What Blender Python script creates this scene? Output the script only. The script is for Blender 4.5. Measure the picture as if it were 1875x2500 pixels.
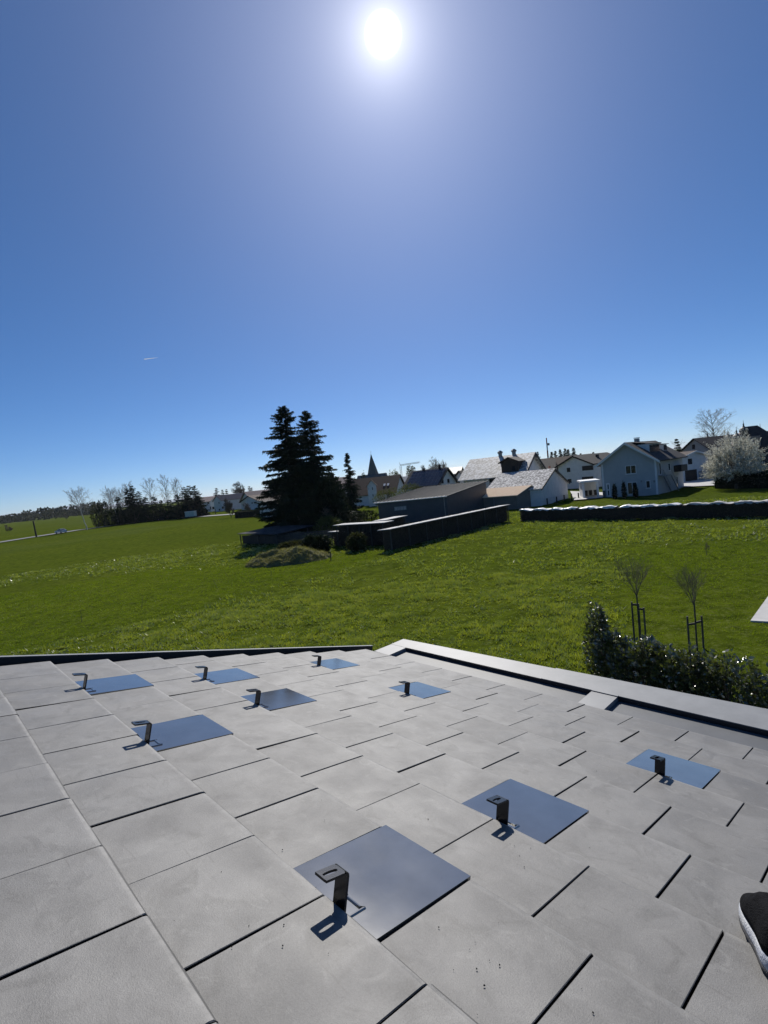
import bpy, math, random
import numpy as np
from mathutils import Vector, Matrix

R = math.radians
scene = bpy.context.scene
for o in list(bpy.data.objects):
    bpy.data.objects.remove(o)
random.seed(7)
rng = np.random.default_rng(7)

# ------------------------------------------------------------------ camera
CAMZ = 7.0
ROLL, PITCH, FPX = R(6.0), R(3.65), 1240.0          # focal length in pixels of the 1875 x 2500 photograph
CX, CY = 937.5, 1250.0
_up = np.array([-math.cos(PITCH) * math.sin(ROLL), math.cos(PITCH) * math.cos(ROLL), math.sin(PITCH)])
_fw = np.array([0, 0, -1.0]); _Y = _fw - (_fw @ _up) * _up; _Y /= np.linalg.norm(_Y)
M3 = np.array([np.cross(_Y, _up), _Y, _up])          # world from camera axes
CAM = np.array([0, 0, CAMZ])
cam = bpy.data.cameras.new('camera')
cam.sensor_fit = 'VERTICAL'; cam.sensor_height = 36.0; cam.lens = 36.0 * FPX / 2500.0
cam.clip_start = 0.02; cam.clip_end = 60000
cam_o = bpy.data.objects.new('camera', cam)
mw = Matrix([list(M3[0]) + [0], list(M3[1]) + [0], list(M3[2]) + [CAMZ], [0, 0, 0, 1]])
cam_o.matrix_world = mw
scene.collection.objects.link(cam_o)
scene.camera = cam_o
scene.render.resolution_x, scene.render.resolution_y = 768, 1024

def ray(px, py):
    d = M3 @ np.array([px - CX, CY - py, -FPX]); return d / np.linalg.norm(d)
def gp(px, py, z=0.0):                                # where a sight line meets the ground
    d = ray(px, py); return CAM + d * ((z - CAMZ) / d[2])
def at(px, py, D):                                    # point on a sight line at distance D north of the viewer
    d = ray(px, py); return CAM + d * (D / d[1])
def wallpx(P, Q, px, py):                             # (metres along P->Q, height) where a sight line meets the wall over P->Q
    P = np.array([P[0], P[1], 0.0]); t = np.array([Q[0] - P[0], Q[1] - P[1], 0.0]); t /= np.linalg.norm(t)
    n = np.array([t[1], -t[0], 0.0]); d = ray(px, py)
    h = CAM + d * (((P - CAM) @ n) / (d @ n)); return (h - P) @ t, h[2]

# ------------------------------------------------------------------ world, sun, exposure
SUN = ray(935, 85)
EL = math.asin(SUN[2]); AZ = math.atan2(SUN[0], SUN[1])
world = bpy.data.worlds.new('World'); scene.world = world; world.use_nodes = True
nt = world.node_tree; nt.nodes.clear()
def N_(tree, t, **k):
    n = tree.nodes.new(t)
    for a, v in k.items(): setattr(n, a, v)
    return n
sky = N_(nt, 'ShaderNodeTexSky', sky_type='NISHITA', sun_disc=False)
sky.sun_elevation = EL; sky.sun_rotation = AZ
sky.altitude = 2500; sky.air_density = 0.8; sky.dust_density = 1.6; sky.ozone_density = 6.0
bg = N_(nt, 'ShaderNodeBackground'); bg.inputs['Strength'].default_value = 0.103
tc = N_(nt, 'ShaderNodeTexCoord')
dot = N_(nt, 'ShaderNodeVectorMath', operation='DOT_PRODUCT'); dot.inputs[1].default_value = tuple(SUN)
nrm = N_(nt, 'ShaderNodeVectorMath', operation='NORMALIZE')
nt.links.new(tc.outputs['Generated'], nrm.inputs[0]); nt.links.new(nrm.outputs[0], dot.inputs[0])
ac = N_(nt, 'ShaderNodeMath', operation='ARCCOSINE'); nt.links.new(dot.outputs['Value'], ac.inputs[0])
ramp = N_(nt, 'ShaderNodeMapRange', interpolation_type='SMOOTHSTEP')   # the over-exposed sun itself
ramp.inputs[1].default_value = R(1.6); ramp.inputs[2].default_value = R(0.7); ramp.inputs[3].default_value = 0; ramp.inputs[4].default_value = 1
nt.links.new(ac.outputs[0], ramp.inputs[0])
ex = N_(nt, 'ShaderNodeMath', operation='MULTIPLY'); ex.inputs[1].default_value = -1.0 / R(2.0)
nt.links.new(ac.outputs[0], ex.inputs[0])
ex2 = N_(nt, 'ShaderNodeMath', operation='EXPONENT'); nt.links.new(ex.outputs[0], ex2.inputs[0])
disc = N_(nt, 'ShaderNodeBackground'); disc.inputs['Color'].default_value = (1, .97, .9, 1)
dm = N_(nt, 'ShaderNodeMath', operation='MULTIPLY'); dm.inputs[1].default_value = 6.0; nt.links.new(ramp.outputs[0], dm.inputs[0])
dh = N_(nt, 'ShaderNodeMath', operation='MULTIPLY_ADD'); dh.inputs[1].default_value = 1.15
nt.links.new(ex2.outputs[0], dh.inputs[0]); nt.links.new(dm.outputs[0], dh.inputs[2])
nt.links.new(dh.outputs[0], disc.inputs['Strength'])
hsv = N_(nt, 'ShaderNodeHueSaturation'); hsv.inputs['Saturation'].default_value = 1.15
gam = N_(nt, 'ShaderNodeGamma'); gam.inputs['Gamma'].default_value = 0.90
tint = N_(nt, 'ShaderNodeMix', data_type='RGBA', blend_type='MULTIPLY'); tint.inputs['Factor'].default_value = 1; tint.inputs['B'].default_value = (.93, .98, 1.06, 1)
nt.links.new(sky.outputs[0], hsv.inputs['Color']); nt.links.new(hsv.outputs[0], gam.inputs['Color']); nt.links.new(gam.outputs[0], tint.inputs['A'])
nt.links.new(tint.outputs['Result'], bg.inputs['Color'])
ex3 = N_(nt, 'ShaderNodeMath', operation='MULTIPLY'); ex3.inputs[1].default_value = -1.0 / R(13.0); nt.links.new(ac.outputs[0], ex3.inputs[0])
ex4 = N_(nt, 'ShaderNodeMath', operation='EXPONENT'); nt.links.new(ex3.outputs[0], ex4.inputs[0])
ex5 = N_(nt, 'ShaderNodeMath', operation='MULTIPLY'); ex5.inputs[1].default_value = 0.20; nt.links.new(ex4.outputs[0], ex5.inputs[0])
halo = N_(nt, 'ShaderNodeBackground'); halo.inputs['Color'].default_value = (.90, .93, 1.25, 1); nt.links.new(ex5.outputs[0], halo.inputs['Strength'])
add0 = N_(nt, 'ShaderNodeAddShader'); nt.links.new(bg.outputs[0], add0.inputs[0]); nt.links.new(halo.outputs[0], add0.inputs[1])
add = N_(nt, 'ShaderNodeAddShader'); nt.links.new(add0.outputs[0], add.inputs[0]); nt.links.new(disc.outputs[0], add.inputs[1])
wo = N_(nt, 'ShaderNodeOutputWorld'); nt.links.new(add.outputs[0], wo.inputs['Surface'])

sl = bpy.data.lights.new('sun', 'SUN'); sl.energy = 5.0; sl.angle = R(0.53); sl.color = (1.0, 0.955, 0.88)
so = bpy.data.objects.new('sun', sl); scene.collection.objects.link(so)
so.rotation_euler = Vector(tuple(SUN)).to_track_quat('Z', 'Y').to_euler()
so.location = (0, 0, 60)
vs = scene.view_settings
vs.view_transform = 'Standard'; vs.look = 'None'; vs.exposure = 0.0; vs.gamma = 1.0; vs.use_curve_mapping = False
scene.cycles.max_bounces = 6; scene.cycles.diffuse_bounces = 3; scene.cycles.glossy_bounces = 3
scene.cycles.transmission_bounces = 4; scene.cycles.caustics_reflective = False; scene.cycles.caustics_refractive = False

# ------------------------------------------------------------------ helpers
COL = scene.collection
class MB:                                             # collects shapes for ONE mesh
    def __init__(s): s.v = []; s.f = []
    def quad(s, a, b, c, d):
        n = len(s.v); s.v += [tuple(a), tuple(b), tuple(c), tuple(d)]; s.f.append((n, n + 1, n + 2, n + 3)); return s
    def poly(s, pts):
        n = len(s.v); s.v += [tuple(p) for p in pts]; s.f.append(tuple(range(n, n + len(pts)))); return s
    def hexa(s, p):                                   # eight corners: bottom ring, top ring
        n = len(s.v); s.v += [tuple(q) for q in p]
        s.f += [(n + 3, n + 2, n + 1, n), (n + 4, n + 5, n + 6, n + 7)]
        for i in range(4): j = (i + 1) % 4; s.f.append((n + i, n + j, n + 4 + j, n + 4 + i))
        return s
    def box(s, x0, x1, y0, y1, z0, z1):
        return s.hexa([(x0, y0, z0), (x1, y0, z0), (x1, y1, z0), (x0, y1, z0), (x0, y0, z1), (x1, y0, z1), (x1, y1, z1), (x0, y1, z1)])
    def obox(s, c, ax, ay, az):                       # centre and three half-axis vectors
        c, ax, ay, az = map(np.asarray, (c, ax, ay, az))
        return s.hexa([c - ax - ay - az, c + ax - ay - az, c + ax + ay - az, c - ax + ay - az,
                       c - ax - ay + az, c + ax - ay + az, c + ax + ay + az, c - ax + ay + az])
    def prism(s, base, top):                          # two rings of equal length
        n = len(s.v); k = len(base); s.v += [tuple(p) for p in base] + [tuple(p) for p in top]
        s.f += [tuple(range(n + k - 1, n - 1, -1)), tuple(range(n + k, n + 2 * k))]
        for i in range(k): j = (i + 1) % k; s.f.append((n + i, n + j, n + k + j, n + k + i))
        return s
    def tube(s, p0, p1, r0, r1, k=6, cap=True):
        p0, p1 = np.asarray(p0, float), np.asarray(p1, float); d = p1 - p0; L = np.linalg.norm(d)
        if L < 1e-9: return s
        d = d / L; a = np.cross(d, [0, 0, 1] if abs(d[2]) < .9 else [1, 0, 0]); a /= np.linalg.norm(a); b = np.cross(d, a)
        n = len(s.v)
        for p, r in ((p0, r0), (p1, r1)):
            for i in range(k):
                t = 2 * math.pi * i / k; s.v.append(tuple(p + r * (math.cos(t) * a + math.sin(t) * b)))
        for i in range(k): j = (i + 1) % k; s.f.append((n + i, n + j, n + k + j, n + k + i))
        if cap: s.f += [tuple(range(n + k - 1, n - 1, -1)), tuple(range(n + k, n + 2 * k))]
        return s
    def build(s, name, mat, parent=None, smooth=False, org=None):
        if org is not None: s.v = [(p[0] - org[0], p[1] - org[1], p[2] - org[2]) for p in s.v]
        me = bpy.data.meshes.new(name); me.from_pydata([tuple(map(float, p)) for p in s.v], [], s.f); me.update()
        return link(name, me, mat, parent, smooth)
def link(name, me, mat, parent=None, smooth=False):
    if mat is not None and not me.materials: me.materials.append(mat)
    if smooth: me.polygons.foreach_set('use_smooth', np.ones(len(me.polygons), bool))
    o = bpy.data.objects.new(name, me); COL.objects.link(o)
    if parent is not None: o.parent = parent
    return o
def mesh_np(name, V, F, mat, parent=None, smooth=False):   # F: (n,3) or (n,4) int array
    V = np.asarray(V, np.float32); F = np.asarray(F, np.int32); k = F.shape[1]
    me = bpy.data.meshes.new(name)
    me.vertices.add(len(V)); me.vertices.foreach_set('co', V.ravel())
    me.loops.add(F.size); me.loops.foreach_set('vertex_index', F.ravel())
    me.polygons.add(len(F)); me.polygons.foreach_set('loop_start', np.arange(0, F.size, k, dtype=np.int32))
    me.polygons.foreach_set('loop_total', np.full(len(F), k, np.int32))
    me.update(calc_edges=True); me.validate()
    return link(name, me, mat, parent, smooth)
def tag(o, label=None, cat=None, group=None, kind=None):
    if label: o['label'] = label
    if cat: o['category'] = cat
    if group: o['group'] = group
    if kind: o['kind'] = kind
    return o
def thing(name, label, cat, loc=(0, 0, 0), rz=0.0, group=None):
    o = bpy.data.objects.new(name, None); COL.objects.link(o)
    o.empty_display_size = 0.2; o.location = tuple(map(float, loc)); o.rotation_euler = (0, 0, rz)
    return tag(o, label, cat, group)
def kids(o): return [c for c in bpy.data.objects if c.parent == o]
def copy_tree(o, parent=None):
    c = o.copy(); COL.objects.link(c); c.parent = parent
    for ch in kids(o): copy_tree(ch, c)
    return c

# ------------------------------------------------------------------ materials
def pm(name, c1, c2=None, scale=3.0, rough=.8, bump=0.0, bscale=None, metal=0.0, spec=.5, lo=.35, hi=.65, detail=6, coord='Object', rand=0.0, aniso=None):
    m = bpy.data.materials.new(name); m.use_nodes = True; t = m.node_tree
    p = t.nodes['Principled BSDF']
    p.inputs['Roughness'].default_value = rough; p.inputs['Metallic'].default_value = metal
    p.inputs['Specular IOR Level'].default_value = spec
    if c2 is None and not bump and not rand:
        c2 = tuple(min(1, x * 1.15) for x in c1)
    c2 = c2 or c1
    if coord == 'World':
        g = N_(t, 'ShaderNodeNewGeometry'); src = g.outputs['Position']
    else:
        g = N_(t, 'ShaderNodeTexCoord'); src = g.outputs['Object']
    mp = N_(t, 'ShaderNodeMapping'); t.links.new(src, mp.inputs[0])
    if aniso: mp.inputs['Scale'].default_value = aniso
    oi = None
    if rand or coord == 'Rand':
        oi = N_(t, 'ShaderNodeObjectInfo')
        cm = N_(t, 'ShaderNodeVectorMath', operation='SCALE'); cm.inputs[0].default_value = (37, 91, 53)
        t.links.new(oi.outputs['Random'], cm.inputs['Scale']); t.links.new(cm.outputs[0], mp.inputs['Location'])
    no = N_(t, 'ShaderNodeTexNoise'); no.inputs['Scale'].default_value = scale; no.inputs['Detail'].default_value = detail
    no.inputs['Roughness'].default_value = .6
    t.links.new(mp.outputs[0], no.inputs['Vector'])
    mr = N_(t, 'ShaderNodeMapRange'); mr.inputs[1].default_value = lo; mr.inputs[2].default_value = hi
    t.links.new(no.outputs['Fac'], mr.inputs[0])
    mx = N_(t, 'ShaderNodeMix', data_type='RGBA'); mx.inputs['A'].default_value = (*c1, 1); mx.inputs['B'].default_value = (*c2, 1)
    t.links.new(mr.outputs[0], mx.inputs['Factor']); out = mx.outputs['Result']
    if rand:
        hs = N_(t, 'ShaderNodeHueSaturation'); r2 = N_(t, 'ShaderNodeMapRange'); r2.inputs[3].default_value = 1 - rand; r2.inputs[4].default_value = 1 + rand
        t.links.new(oi.outputs['Random'], r2.inputs[0]); t.links.new(r2.outputs[0], hs.inputs['Value']); t.links.new(out, hs.inputs['Color']); out = hs.outputs[0]
    t.links.new(out, p.inputs['Base Color'])
    if bump:
        b = N_(t, 'ShaderNodeBump'); b.inputs['Strength'].default_value = bump; b.inputs['Distance'].default_value = .02
        n2 = N_(t, 'ShaderNodeTexNoise'); n2.inputs['Scale'].default_value = bscale or scale * 8; n2.inputs['Detail'].default_value = 4
        t.links.new(mp.outputs[0], n2.inputs['Vector']); t.links.new(n2.outputs['Fac'], b.inputs['Height']); t.links.new(b.outputs[0], p.inputs['Normal'])
    return m
def leafmat(name, c1, c2, trans=.4, rough=.5, gloss=.04, scale=1.5, coord='World', tcol=None):
    m = bpy.data.materials.new(name); m.use_nodes = True; t = m.node_tree; t.nodes.clear()
    g = N_(t, 'ShaderNodeNewGeometry')
    no = N_(t, 'ShaderNodeTexNoise'); no.inputs['Scale'].default_value = scale; no.inputs['Detail'].default_value = 5
    t.links.new(g.outputs['Position'], no.inputs['Vector'])
    mr = N_(t, 'ShaderNodeMapRange'); mr.inputs[1].default_value = .35; mr.inputs[2].default_value = .65; t.links.new(no.outputs['Fac'], mr.inputs[0])
    mx = N_(t, 'ShaderNodeMix', data_type='RGBA'); mx.inputs['A'].default_value = (*c1, 1); mx.inputs['B'].default_value = (*c2, 1)
    t.links.new(mr.outputs[0], mx.inputs['Factor'])
    d = N_(t, 'ShaderNodeBsdfDiffuse'); t.links.new(mx.outputs['Result'], d.inputs['Color'])
    tr = N_(t, 'ShaderNodeBsdfTranslucent')
    tm = N_(t, 'ShaderNodeMix', data_type='RGBA', blend_type='MULTIPLY'); tm.inputs['Factor'].default_value = 1
    t.links.new(mx.outputs['Result'], tm.inputs['A']); tm.inputs['B'].default_value = (*(tcol or (1.3, 1.25, .6)), 1)
    t.links.new(tm.outputs['Result'], tr.inputs['Color'])
    m1 = N_(t, 'ShaderNodeMixShader'); m1.inputs[0].default_value = trans
    t.links.new(d.outputs[0], m1.inputs[1]); t.links.new(tr.outputs[0], m1.inputs[2])
    gl = N_(t, 'ShaderNodeBsdfGlossy'); gl.inputs['Roughness'].default_value = rough; gl.inputs['Color'].default_value = (1, 1, 1, 1)
    m2 = N_(t, 'ShaderNodeMixShader'); m2.inputs[0].default_value = gloss
    t.links.new(m1.outputs[0], m2.inputs[1]); t.links.new(gl.outputs[0], m2.inputs[2])
    o = N_(t, 'ShaderNodeOutputMaterial'); t.links.new(m2.outputs[0], o.inputs['Surface'])
    return m

def tile_material():
    m = bpy.data.materials.new('concrete_tile'); m.use_nodes = True; t = m.node_tree; p = t.nodes['Principled BSDF']
    p.inputs['Roughness'].default_value = .55; p.inputs['Specular IOR Level'].default_value = 0.5
    tc_ = N_(t, 'ShaderNodeTexCoord'); oi = N_(t, 'ShaderNodeObjectInfo')
    cm = N_(t, 'ShaderNodeVectorMath', operation='SCALE'); cm.inputs[0].default_value = (37, 91, 53); t.links.new(oi.outputs['Random'], cm.inputs['Scale'])
    ad = N_(t, 'ShaderNodeVectorMath', operation='ADD'); t.links.new(tc_.outputs['Object'], ad.inputs[0]); t.links.new(cm.outputs[0], ad.inputs[1])
    def noise(scale, detail, rough=.55, dist=0.0):
        n = N_(t, 'ShaderNodeTexNoise'); n.inputs['Scale'].default_value = scale; n.inputs['Detail'].default_value = detail
        n.inputs['Roughness'].default_value = rough; n.inputs['Distortion'].default_value = dist; t.links.new(ad.outputs[0], n.inputs['Vector']); return n.outputs['Fac']
    def rng_(src, a, b, c, d):
        r = N_(t, 'ShaderNodeMapRange'); r.inputs[1].default_value = a; r.inputs[2].default_value = b; r.inputs[3].default_value = c; r.inputs[4].default_value = d
        t.links.new(src, r.inputs[0]); return r.outputs[0]
    def mix(fac, a, b):
        x = N_(t, 'ShaderNodeMix', data_type='RGBA')
        t.links.new(fac, x.inputs['Factor'])
        for s, v in (('A', a), ('B', b)):
            if isinstance(v, tuple): x.inputs[s].default_value = (*v, 1)
            else: t.links.new(v, x.inputs[s])
        return x.outputs['Result']
    base = mix(rng_(noise(4.5, 3, .5, .8), .36, .62, 0, 1), (.118, .115, .111), (.182, .177, .170))
    # soft darker smudges and paler lime bloom
    base = mix(rng_(noise(7.0, 5, .62, 1.4), .54, .68, 0, .62), base, (.078, .075, .070))
    base = mix(rng_(noise(9.0, 5, .6, 2.0), .57, .70, 0, .6), base, (.225, .22, .21))
    base = mix(rng_(noise(210, 3, .7), .40, .62, 0, .30), base, (.235, .23, .222))
    base = mix(rng_(noise(420, 2, .7), .42, .62, 0, .40), base, (.082, .079, .076))
    base = mix(rng_(noise(160, 2, .5), .72, .78, 0, .7), base, (.10, .10, .10))
    sep = N_(t, 'ShaderNodeSeparateXYZ'); t.links.new(tc_.outputs['Object'], sep.inputs[0])
    nose = rng_(sep.outputs['Y'], -.030, -.002, 0, .75); nn = N_(t, 'ShaderNodeMath', operation='MULTIPLY'); t.links.new(nose, nn.inputs[0]); t.links.new(rng_(noise(26, 4, .65), .35, .6, .15, 1), nn.inputs[1])  # paler worn nose; its sunlit edge highlight is painted in too
    base = mix(nn.outputs[0], base, (.28, .272, .26))
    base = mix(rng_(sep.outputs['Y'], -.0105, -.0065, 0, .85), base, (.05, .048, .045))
    scr = N_(t, 'ShaderNodeTexNoise'); scr.inputs['Scale'].default_value = 9; scr.inputs['Detail'].default_value = 3; sm_ = N_(t, 'ShaderNodeMapping'); sm_.inputs['Scale'].default_value = (1, 9, 1); sm_.inputs['Rotation'].default_value = (0, 0, .6); t.links.new(ad.outputs[0], sm_.inputs[0]); t.links.new(sm_.outputs[0], scr.inputs['Vector'])
    base = mix(rng_(scr.outputs['Fac'], .64, .72, 0, .35), base, (.085, .08, .075))
    hs = N_(t, 'ShaderNodeHueSaturation'); t.links.new(rng_(oi.outputs['Random'], 0, 1, .93, 1.07), hs.inputs['Value']); t.links.new(base, hs.inputs['Color'])
    t.links.new(hs.outputs[0], p.inputs['Base Color'])
    t.links.new(rng_(noise(6, 4), .3, .7, .52, .64), p.inputs['Roughness'])
    b = N_(t, 'ShaderNodeBump'); b.inputs['Strength'].default_value = .30; b.inputs['Distance'].default_value = .003
    t.links.new(noise(330, 3, .7), b.inputs['Height'])
    b2 = N_(t, 'ShaderNodeBump'); b2.inputs['Strength'].default_value = .18; b2.inputs['Distance'].default_value = .01
    t.links.new(noise(11, 3), b2.inputs['Height']); t.links.new(b.outputs[0], b2.inputs['Normal'])
    t.links.new(b2.outputs[0], p.inputs['Normal'])
    return m

MAT = {}
MAT['tile'] = tile_material()
MAT['joint'] = pm('joint_shade', (.012, .012, .012), (.025, .024, .023), 30, rough=1, spec=.1)  # near-black tile side faces: the shade inside the joints is painted on
MAT['plate'] = pm('galvanised_sheet', (.27, .265, .25), (.31, .305, .29), 9, rough=.12, metal=.80, bump=.004, bscale=30, coord='Rand', rand=.06)
def plate_marks(m):
    t = m.node_tree; p = t.nodes['Principled BSDF']; tcx = N_(t, 'ShaderNodeTexCoord'); oi = N_(t, 'ShaderNodeObjectInfo')
    cm = N_(t, 'ShaderNodeVectorMath', operation='SCALE'); cm.inputs[0].default_value = (17, 31, 23); t.links.new(oi.outputs['Random'], cm.inputs['Scale'])
    ad = N_(t, 'ShaderNodeVectorMath', operation='ADD'); t.links.new(tcx.outputs['Object'], ad.inputs[0]); t.links.new(cm.outputs[0], ad.inputs[1])
    def nz(sc, d, di, a, b, c, e):
        n = N_(t, 'ShaderNodeTexNoise'); n.inputs['Scale'].default_value = sc; n.inputs['Detail'].default_value = d; n.inputs['Distortion'].default_value = di; t.links.new(ad.outputs[0], n.inputs['Vector'])
        r = N_(t, 'ShaderNodeMapRange'); r.inputs[1].default_value = a; r.inputs[2].default_value = b; r.inputs[3].default_value = c; r.inputs[4].default_value = e; t.links.new(n.outputs['Fac'], r.inputs[0]); return r.outputs[0]
    t.links.new(nz(5, 2, .3, .35, .7, .105, .135), p.inputs['Roughness'])
    old = p.inputs['Base Color'].links[0].from_socket
    x = N_(t, 'ShaderNodeMix', data_type='RGBA'); t.links.new(nz(22, 4, 1.2, .74, .80, 0, .55), x.inputs['Factor']); t.links.new(old, x.inputs['A']); x.inputs['B'].default_value = (.10, .10, .10, 1)
    y = N_(t, 'ShaderNodeMix', data_type='RGBA'); t.links.new(nz(40, 5, 1.0, .78, .82, 0, .6), y.inputs['Factor']); t.links.new(x.outputs['Result'], y.inputs['A']); y.inputs['B'].default_value = (.55, .56, .57, 1)
    t.links.new(y.outputs['Result'], p.inputs['Base Color'])
plate_marks(MAT['plate'])
MAT['hook'] = pm('hook_steel', (.006, .006, .007), (.012, .012, .013), 40, rough=.25, spec=.55, bump=.03)
MAT['coping'] = pm('coping_metal', (.20, .205, .21), (.24, .245, .25), 6, rough=.5, spec=.35, metal=0, bump=.02, bscale=60)
MAT['gutter'] = pm('gutter_metal', (.105, .111, .12), (.13, .136, .145), 5, rough=.5, spec=.25, metal=0, bump=.02)
MAT['felt'] = pm('roof_felt', (.02, .02, .02), (.035, .035, .035), 20, rough=.95)
MAT['black_metal'] = pm('verge_flashing', (.022, .023, .026), (.03, .03, .033), 8, rough=.5, spec=.4)
MAT['plaster_w'] = pm('white_plaster', (.60, .605, .61), (.70, .70, .70), 1.2, rough=.9, bump=.05, bscale=40)
MAT['plaster_b'] = pm('pale_blue_plaster', (.37, .385, .40), (.42, .435, .445), .8, rough=.9, bump=.05, bscale=40)
MAT['plaster_t'] = pm('tan_plaster', (.15, .14, .125), (.19, .175, .16), 1.0, rough=.9)
MAT['plaster_c'] = pm('cream_plaster', (.34, .325, .30), (.40, .385, .35), 1.0, rough=.9)
MAT['roof_moss'] = pm('mossy_grey_tiles', (.20, .195, .19), (.62, .61, .59), 1.6, rough=.6, spec=.5, bump=.5, bscale=3.5, lo=.42, hi=.6)
MAT['roof_barn'] = pm('weathered_barn_tiles', (.16, .155, .15), (.78, .76, .73), 2.6, rough=.85, spec=.2, bump=.5, bscale=5, lo=.40, hi=.62)
MAT['roof_dark'] = pm('dark_roof_tiles', (.030, .028, .030), (.05, .047, .048), 2.5, rough=.8, spec=.25, bump=.5, bscale=4)
MAT['roof_red'] = pm('dark_red_tiles', (.028, .014, .012), (.048, .023, .020), 2.5, rough=.8, spec=.25, bump=.5, bscale=4)
MAT['roof_pink'] = pm('faded_clay_tiles', (.22, .17, .155), (.30, .245, .225), 2.0, rough=.85, spec=.25, bump=.5, bscale=4)
MAT['roof_orange'] = pm('terracotta_sheet', (.86, .63, .43), (.90, .70, .50), 2.0, rough=.85, spec=.2, bump=.3, bscale=5)
MAT['roof_green'] = pm('slate_green_roof', (.07, .08, .075), (.11, .12, .11), 2.0, rough=.6)
MAT['clad'] = pm('anthracite_cladding', (.045, .052, .062), (.06, .068, .08), 1.0, rough=.55, bump=.2, bscale=2)
MAT['seam'] = pm('grey_seam_metal', (.052, .057, .064), (.075, .08, .088), 1.0, rough=.7, spec=.25)
MAT['white_paint'] = pm('white_paint', (.72, .72, .71), (.8, .8, .79), 3, rough=.6)
MAT['trim'] = pm('white_trim', (.66, .67, .68), (.74, .74, .74), 3, rough=.5)
MAT['glass'] = pm('window_glass', (.018, .022, .028), (.03, .034, .04), 1.5, rough=.08, spec=.6)
MAT['dark_wood'] = pm('dark_stained_wood', (.022, .016, .012), (.04, .03, .024), 6, rough=.7)
MAT['wood'] = pm('weathered_wood', (.06, .052, .045), (.11, .095, .08), 5, rough=.85, aniso=(1, 1, .2))
MAT['log'] = pm('split_logs', (.028, .020, .014), (.085, .062, .04), 9, rough=.9, lo=.3, hi=.7)
MAT['tarp'] = pm('white_tarpaulin', (.62, .62, .63), (.74, .74, .74), 3, rough=.4, bump=.6, bscale=5)
MAT['sheet_white'] = pm('pale_cover_sheet', (.30, .30, .30), (.42, .42, .42), 2, rough=.7, spec=.3, bump=.15, bscale=4)
MAT['sheet_dark'] = pm('dark_cover_sheet', (.03, .033, .037), (.075, .078, .082), 1.5, rough=.9, spec=.12, bump=.3)
MAT['bark'] = pm('bark', (.050, .042, .035), (.10, .085, .07), 12, rough=.9)
MAT['bark_pale'] = pm('birch_bark', (.30, .29, .27), (.55, .53, .50), 3, rough=.85, lo=.3, hi=.6)
MAT['twig'] = pm('twigs', (.12, .095, .075), (.19, .155, .125), 6, rough=.9)
MAT['twig_pale'] = pm('birch_twigs', (.24, .21, .18), (.36, .32, .28), 6, rough=.9)
MAT['needle'] = leafmat('spruce_needles', (.010, .019, .010), (.022, .036, .016), trans=.12, gloss=.02, scale=.8)
MAT['thuja'] = leafmat('thuja_leaves', (.010, .018, .008), (.022, .034, .014), trans=.15, gloss=.02, scale=2)
MAT['bush'] = leafmat('bush_leaves', (.030, .036, .015), (.07, .075, .03), trans=.25, gloss=.02, scale=2)
MAT['bud'] = leafmat('young_leaves', (.06, .075, .025), (.10, .12, .04), trans=.35, gloss=.02, scale=2)
MAT['laurel'] = leafmat('laurel_leaves', (.022, .034, .008), (.085, .105, .022), trans=.42, rough=.36, gloss=.15, scale=6)
MAT['blossom'] = leafmat('blossom', (.62, .62, .55), (.78, .77, .70), trans=.35, gloss=.01, scale=3, tcol=(1, 1, .92))
MAT['grass'] = leafmat('grass_blades', (.115, .165, .010), (.225, .27, .032), trans=.58, rough=.42, gloss=.12, scale=1.2)
MAT['lawn'] = leafmat('lawn_blades', (.105, .165, .008), (.165, .225, .018), trans=.52, rough=.5, gloss=.02, scale=.5)
MAT['concrete'] = pm('concrete_paving', (.42, .41, .40), (.52, .51, .49), 1.5, rough=.85, bump=.1)
MAT['asphalt'] = pm('asphalt', (.15, .15, .15), (.21, .21, .205), .5, rough=.75, coord='World')
MAT['crumb'] = pm('dirt_crumbs', (.012, .011, .010), (.03, .027, .022), 60, rough=.9)
MAT['panel'] = pm('solar_cells', (.012, .016, .035), (.02, .026, .05), 2, rough=.15, spec=.6)
MAT['panel_frame'] = pm('panel_frames', (.30, .31, .33), (.38, .39, .41), 4, rough=.4, metal=.6)
MAT['steel'] = pm('galvanised_steel', (.20, .21, .22), (.28, .29, .30), 6, rough=.5, metal=.6)
MAT['rubber'] = pm('tyre_rubber', (.015, .015, .015), (.025, .025, .025), 20, rough=.85)
MAT['straw'] = leafmat('old_straw', (.10, .115, .035), (.24, .23, .11), trans=.4, gloss=.02, scale=3)
MAT['yellow'] = leafmat('dandelion_petals', (.65, .48, .02), (.75, .6, .05), trans=.2, gloss=.0)
MAT['petal'] = leafmat('daisy_petals', (.75, .75, .72), (.85, .85, .82), trans=.2, gloss=.0)

# ================================================================== the house roof in the foreground
W, G = 0.33, 0.33 * 1.07947
Ev = np.array([.69059863, -.72323822, 0]); Ev /= np.linalg.norm(Ev)
Sv = np.array([-.69588853, -.66452402, .27229942]); Sv -= Ev * (Sv @ Ev); Sv /= np.linalg.norm(Sv)
Nv = np.cross(Ev, -Sv); Nv /= np.linalg.norm(Nv)
Hn = np.array([-Sv[0], -Sv[1], 0]); Hn /= np.linalg.norm(Hn)     # level, outwards over the eave
T0 = np.array([.12674828, 14.69407909, -5.30497812]) * W + CAM
roof = thing('house_roof', 'low-pitched roof of pale grey flat concrete tiles in the foreground, edged by a metal gutter', 'roof', T0)
def roof_local(u, v, h=0.0):
    t = Ev * u * W + Sv * v * G + Nv * h
    return Matrix([[Ev[0], -Sv[0], Nv[0], t[0]], [Ev[1], -Sv[1], Nv[1], t[1]], [Ev[2], -Sv[2], Nv[2], t[2]], [0, 0, 0, 1]])
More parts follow.
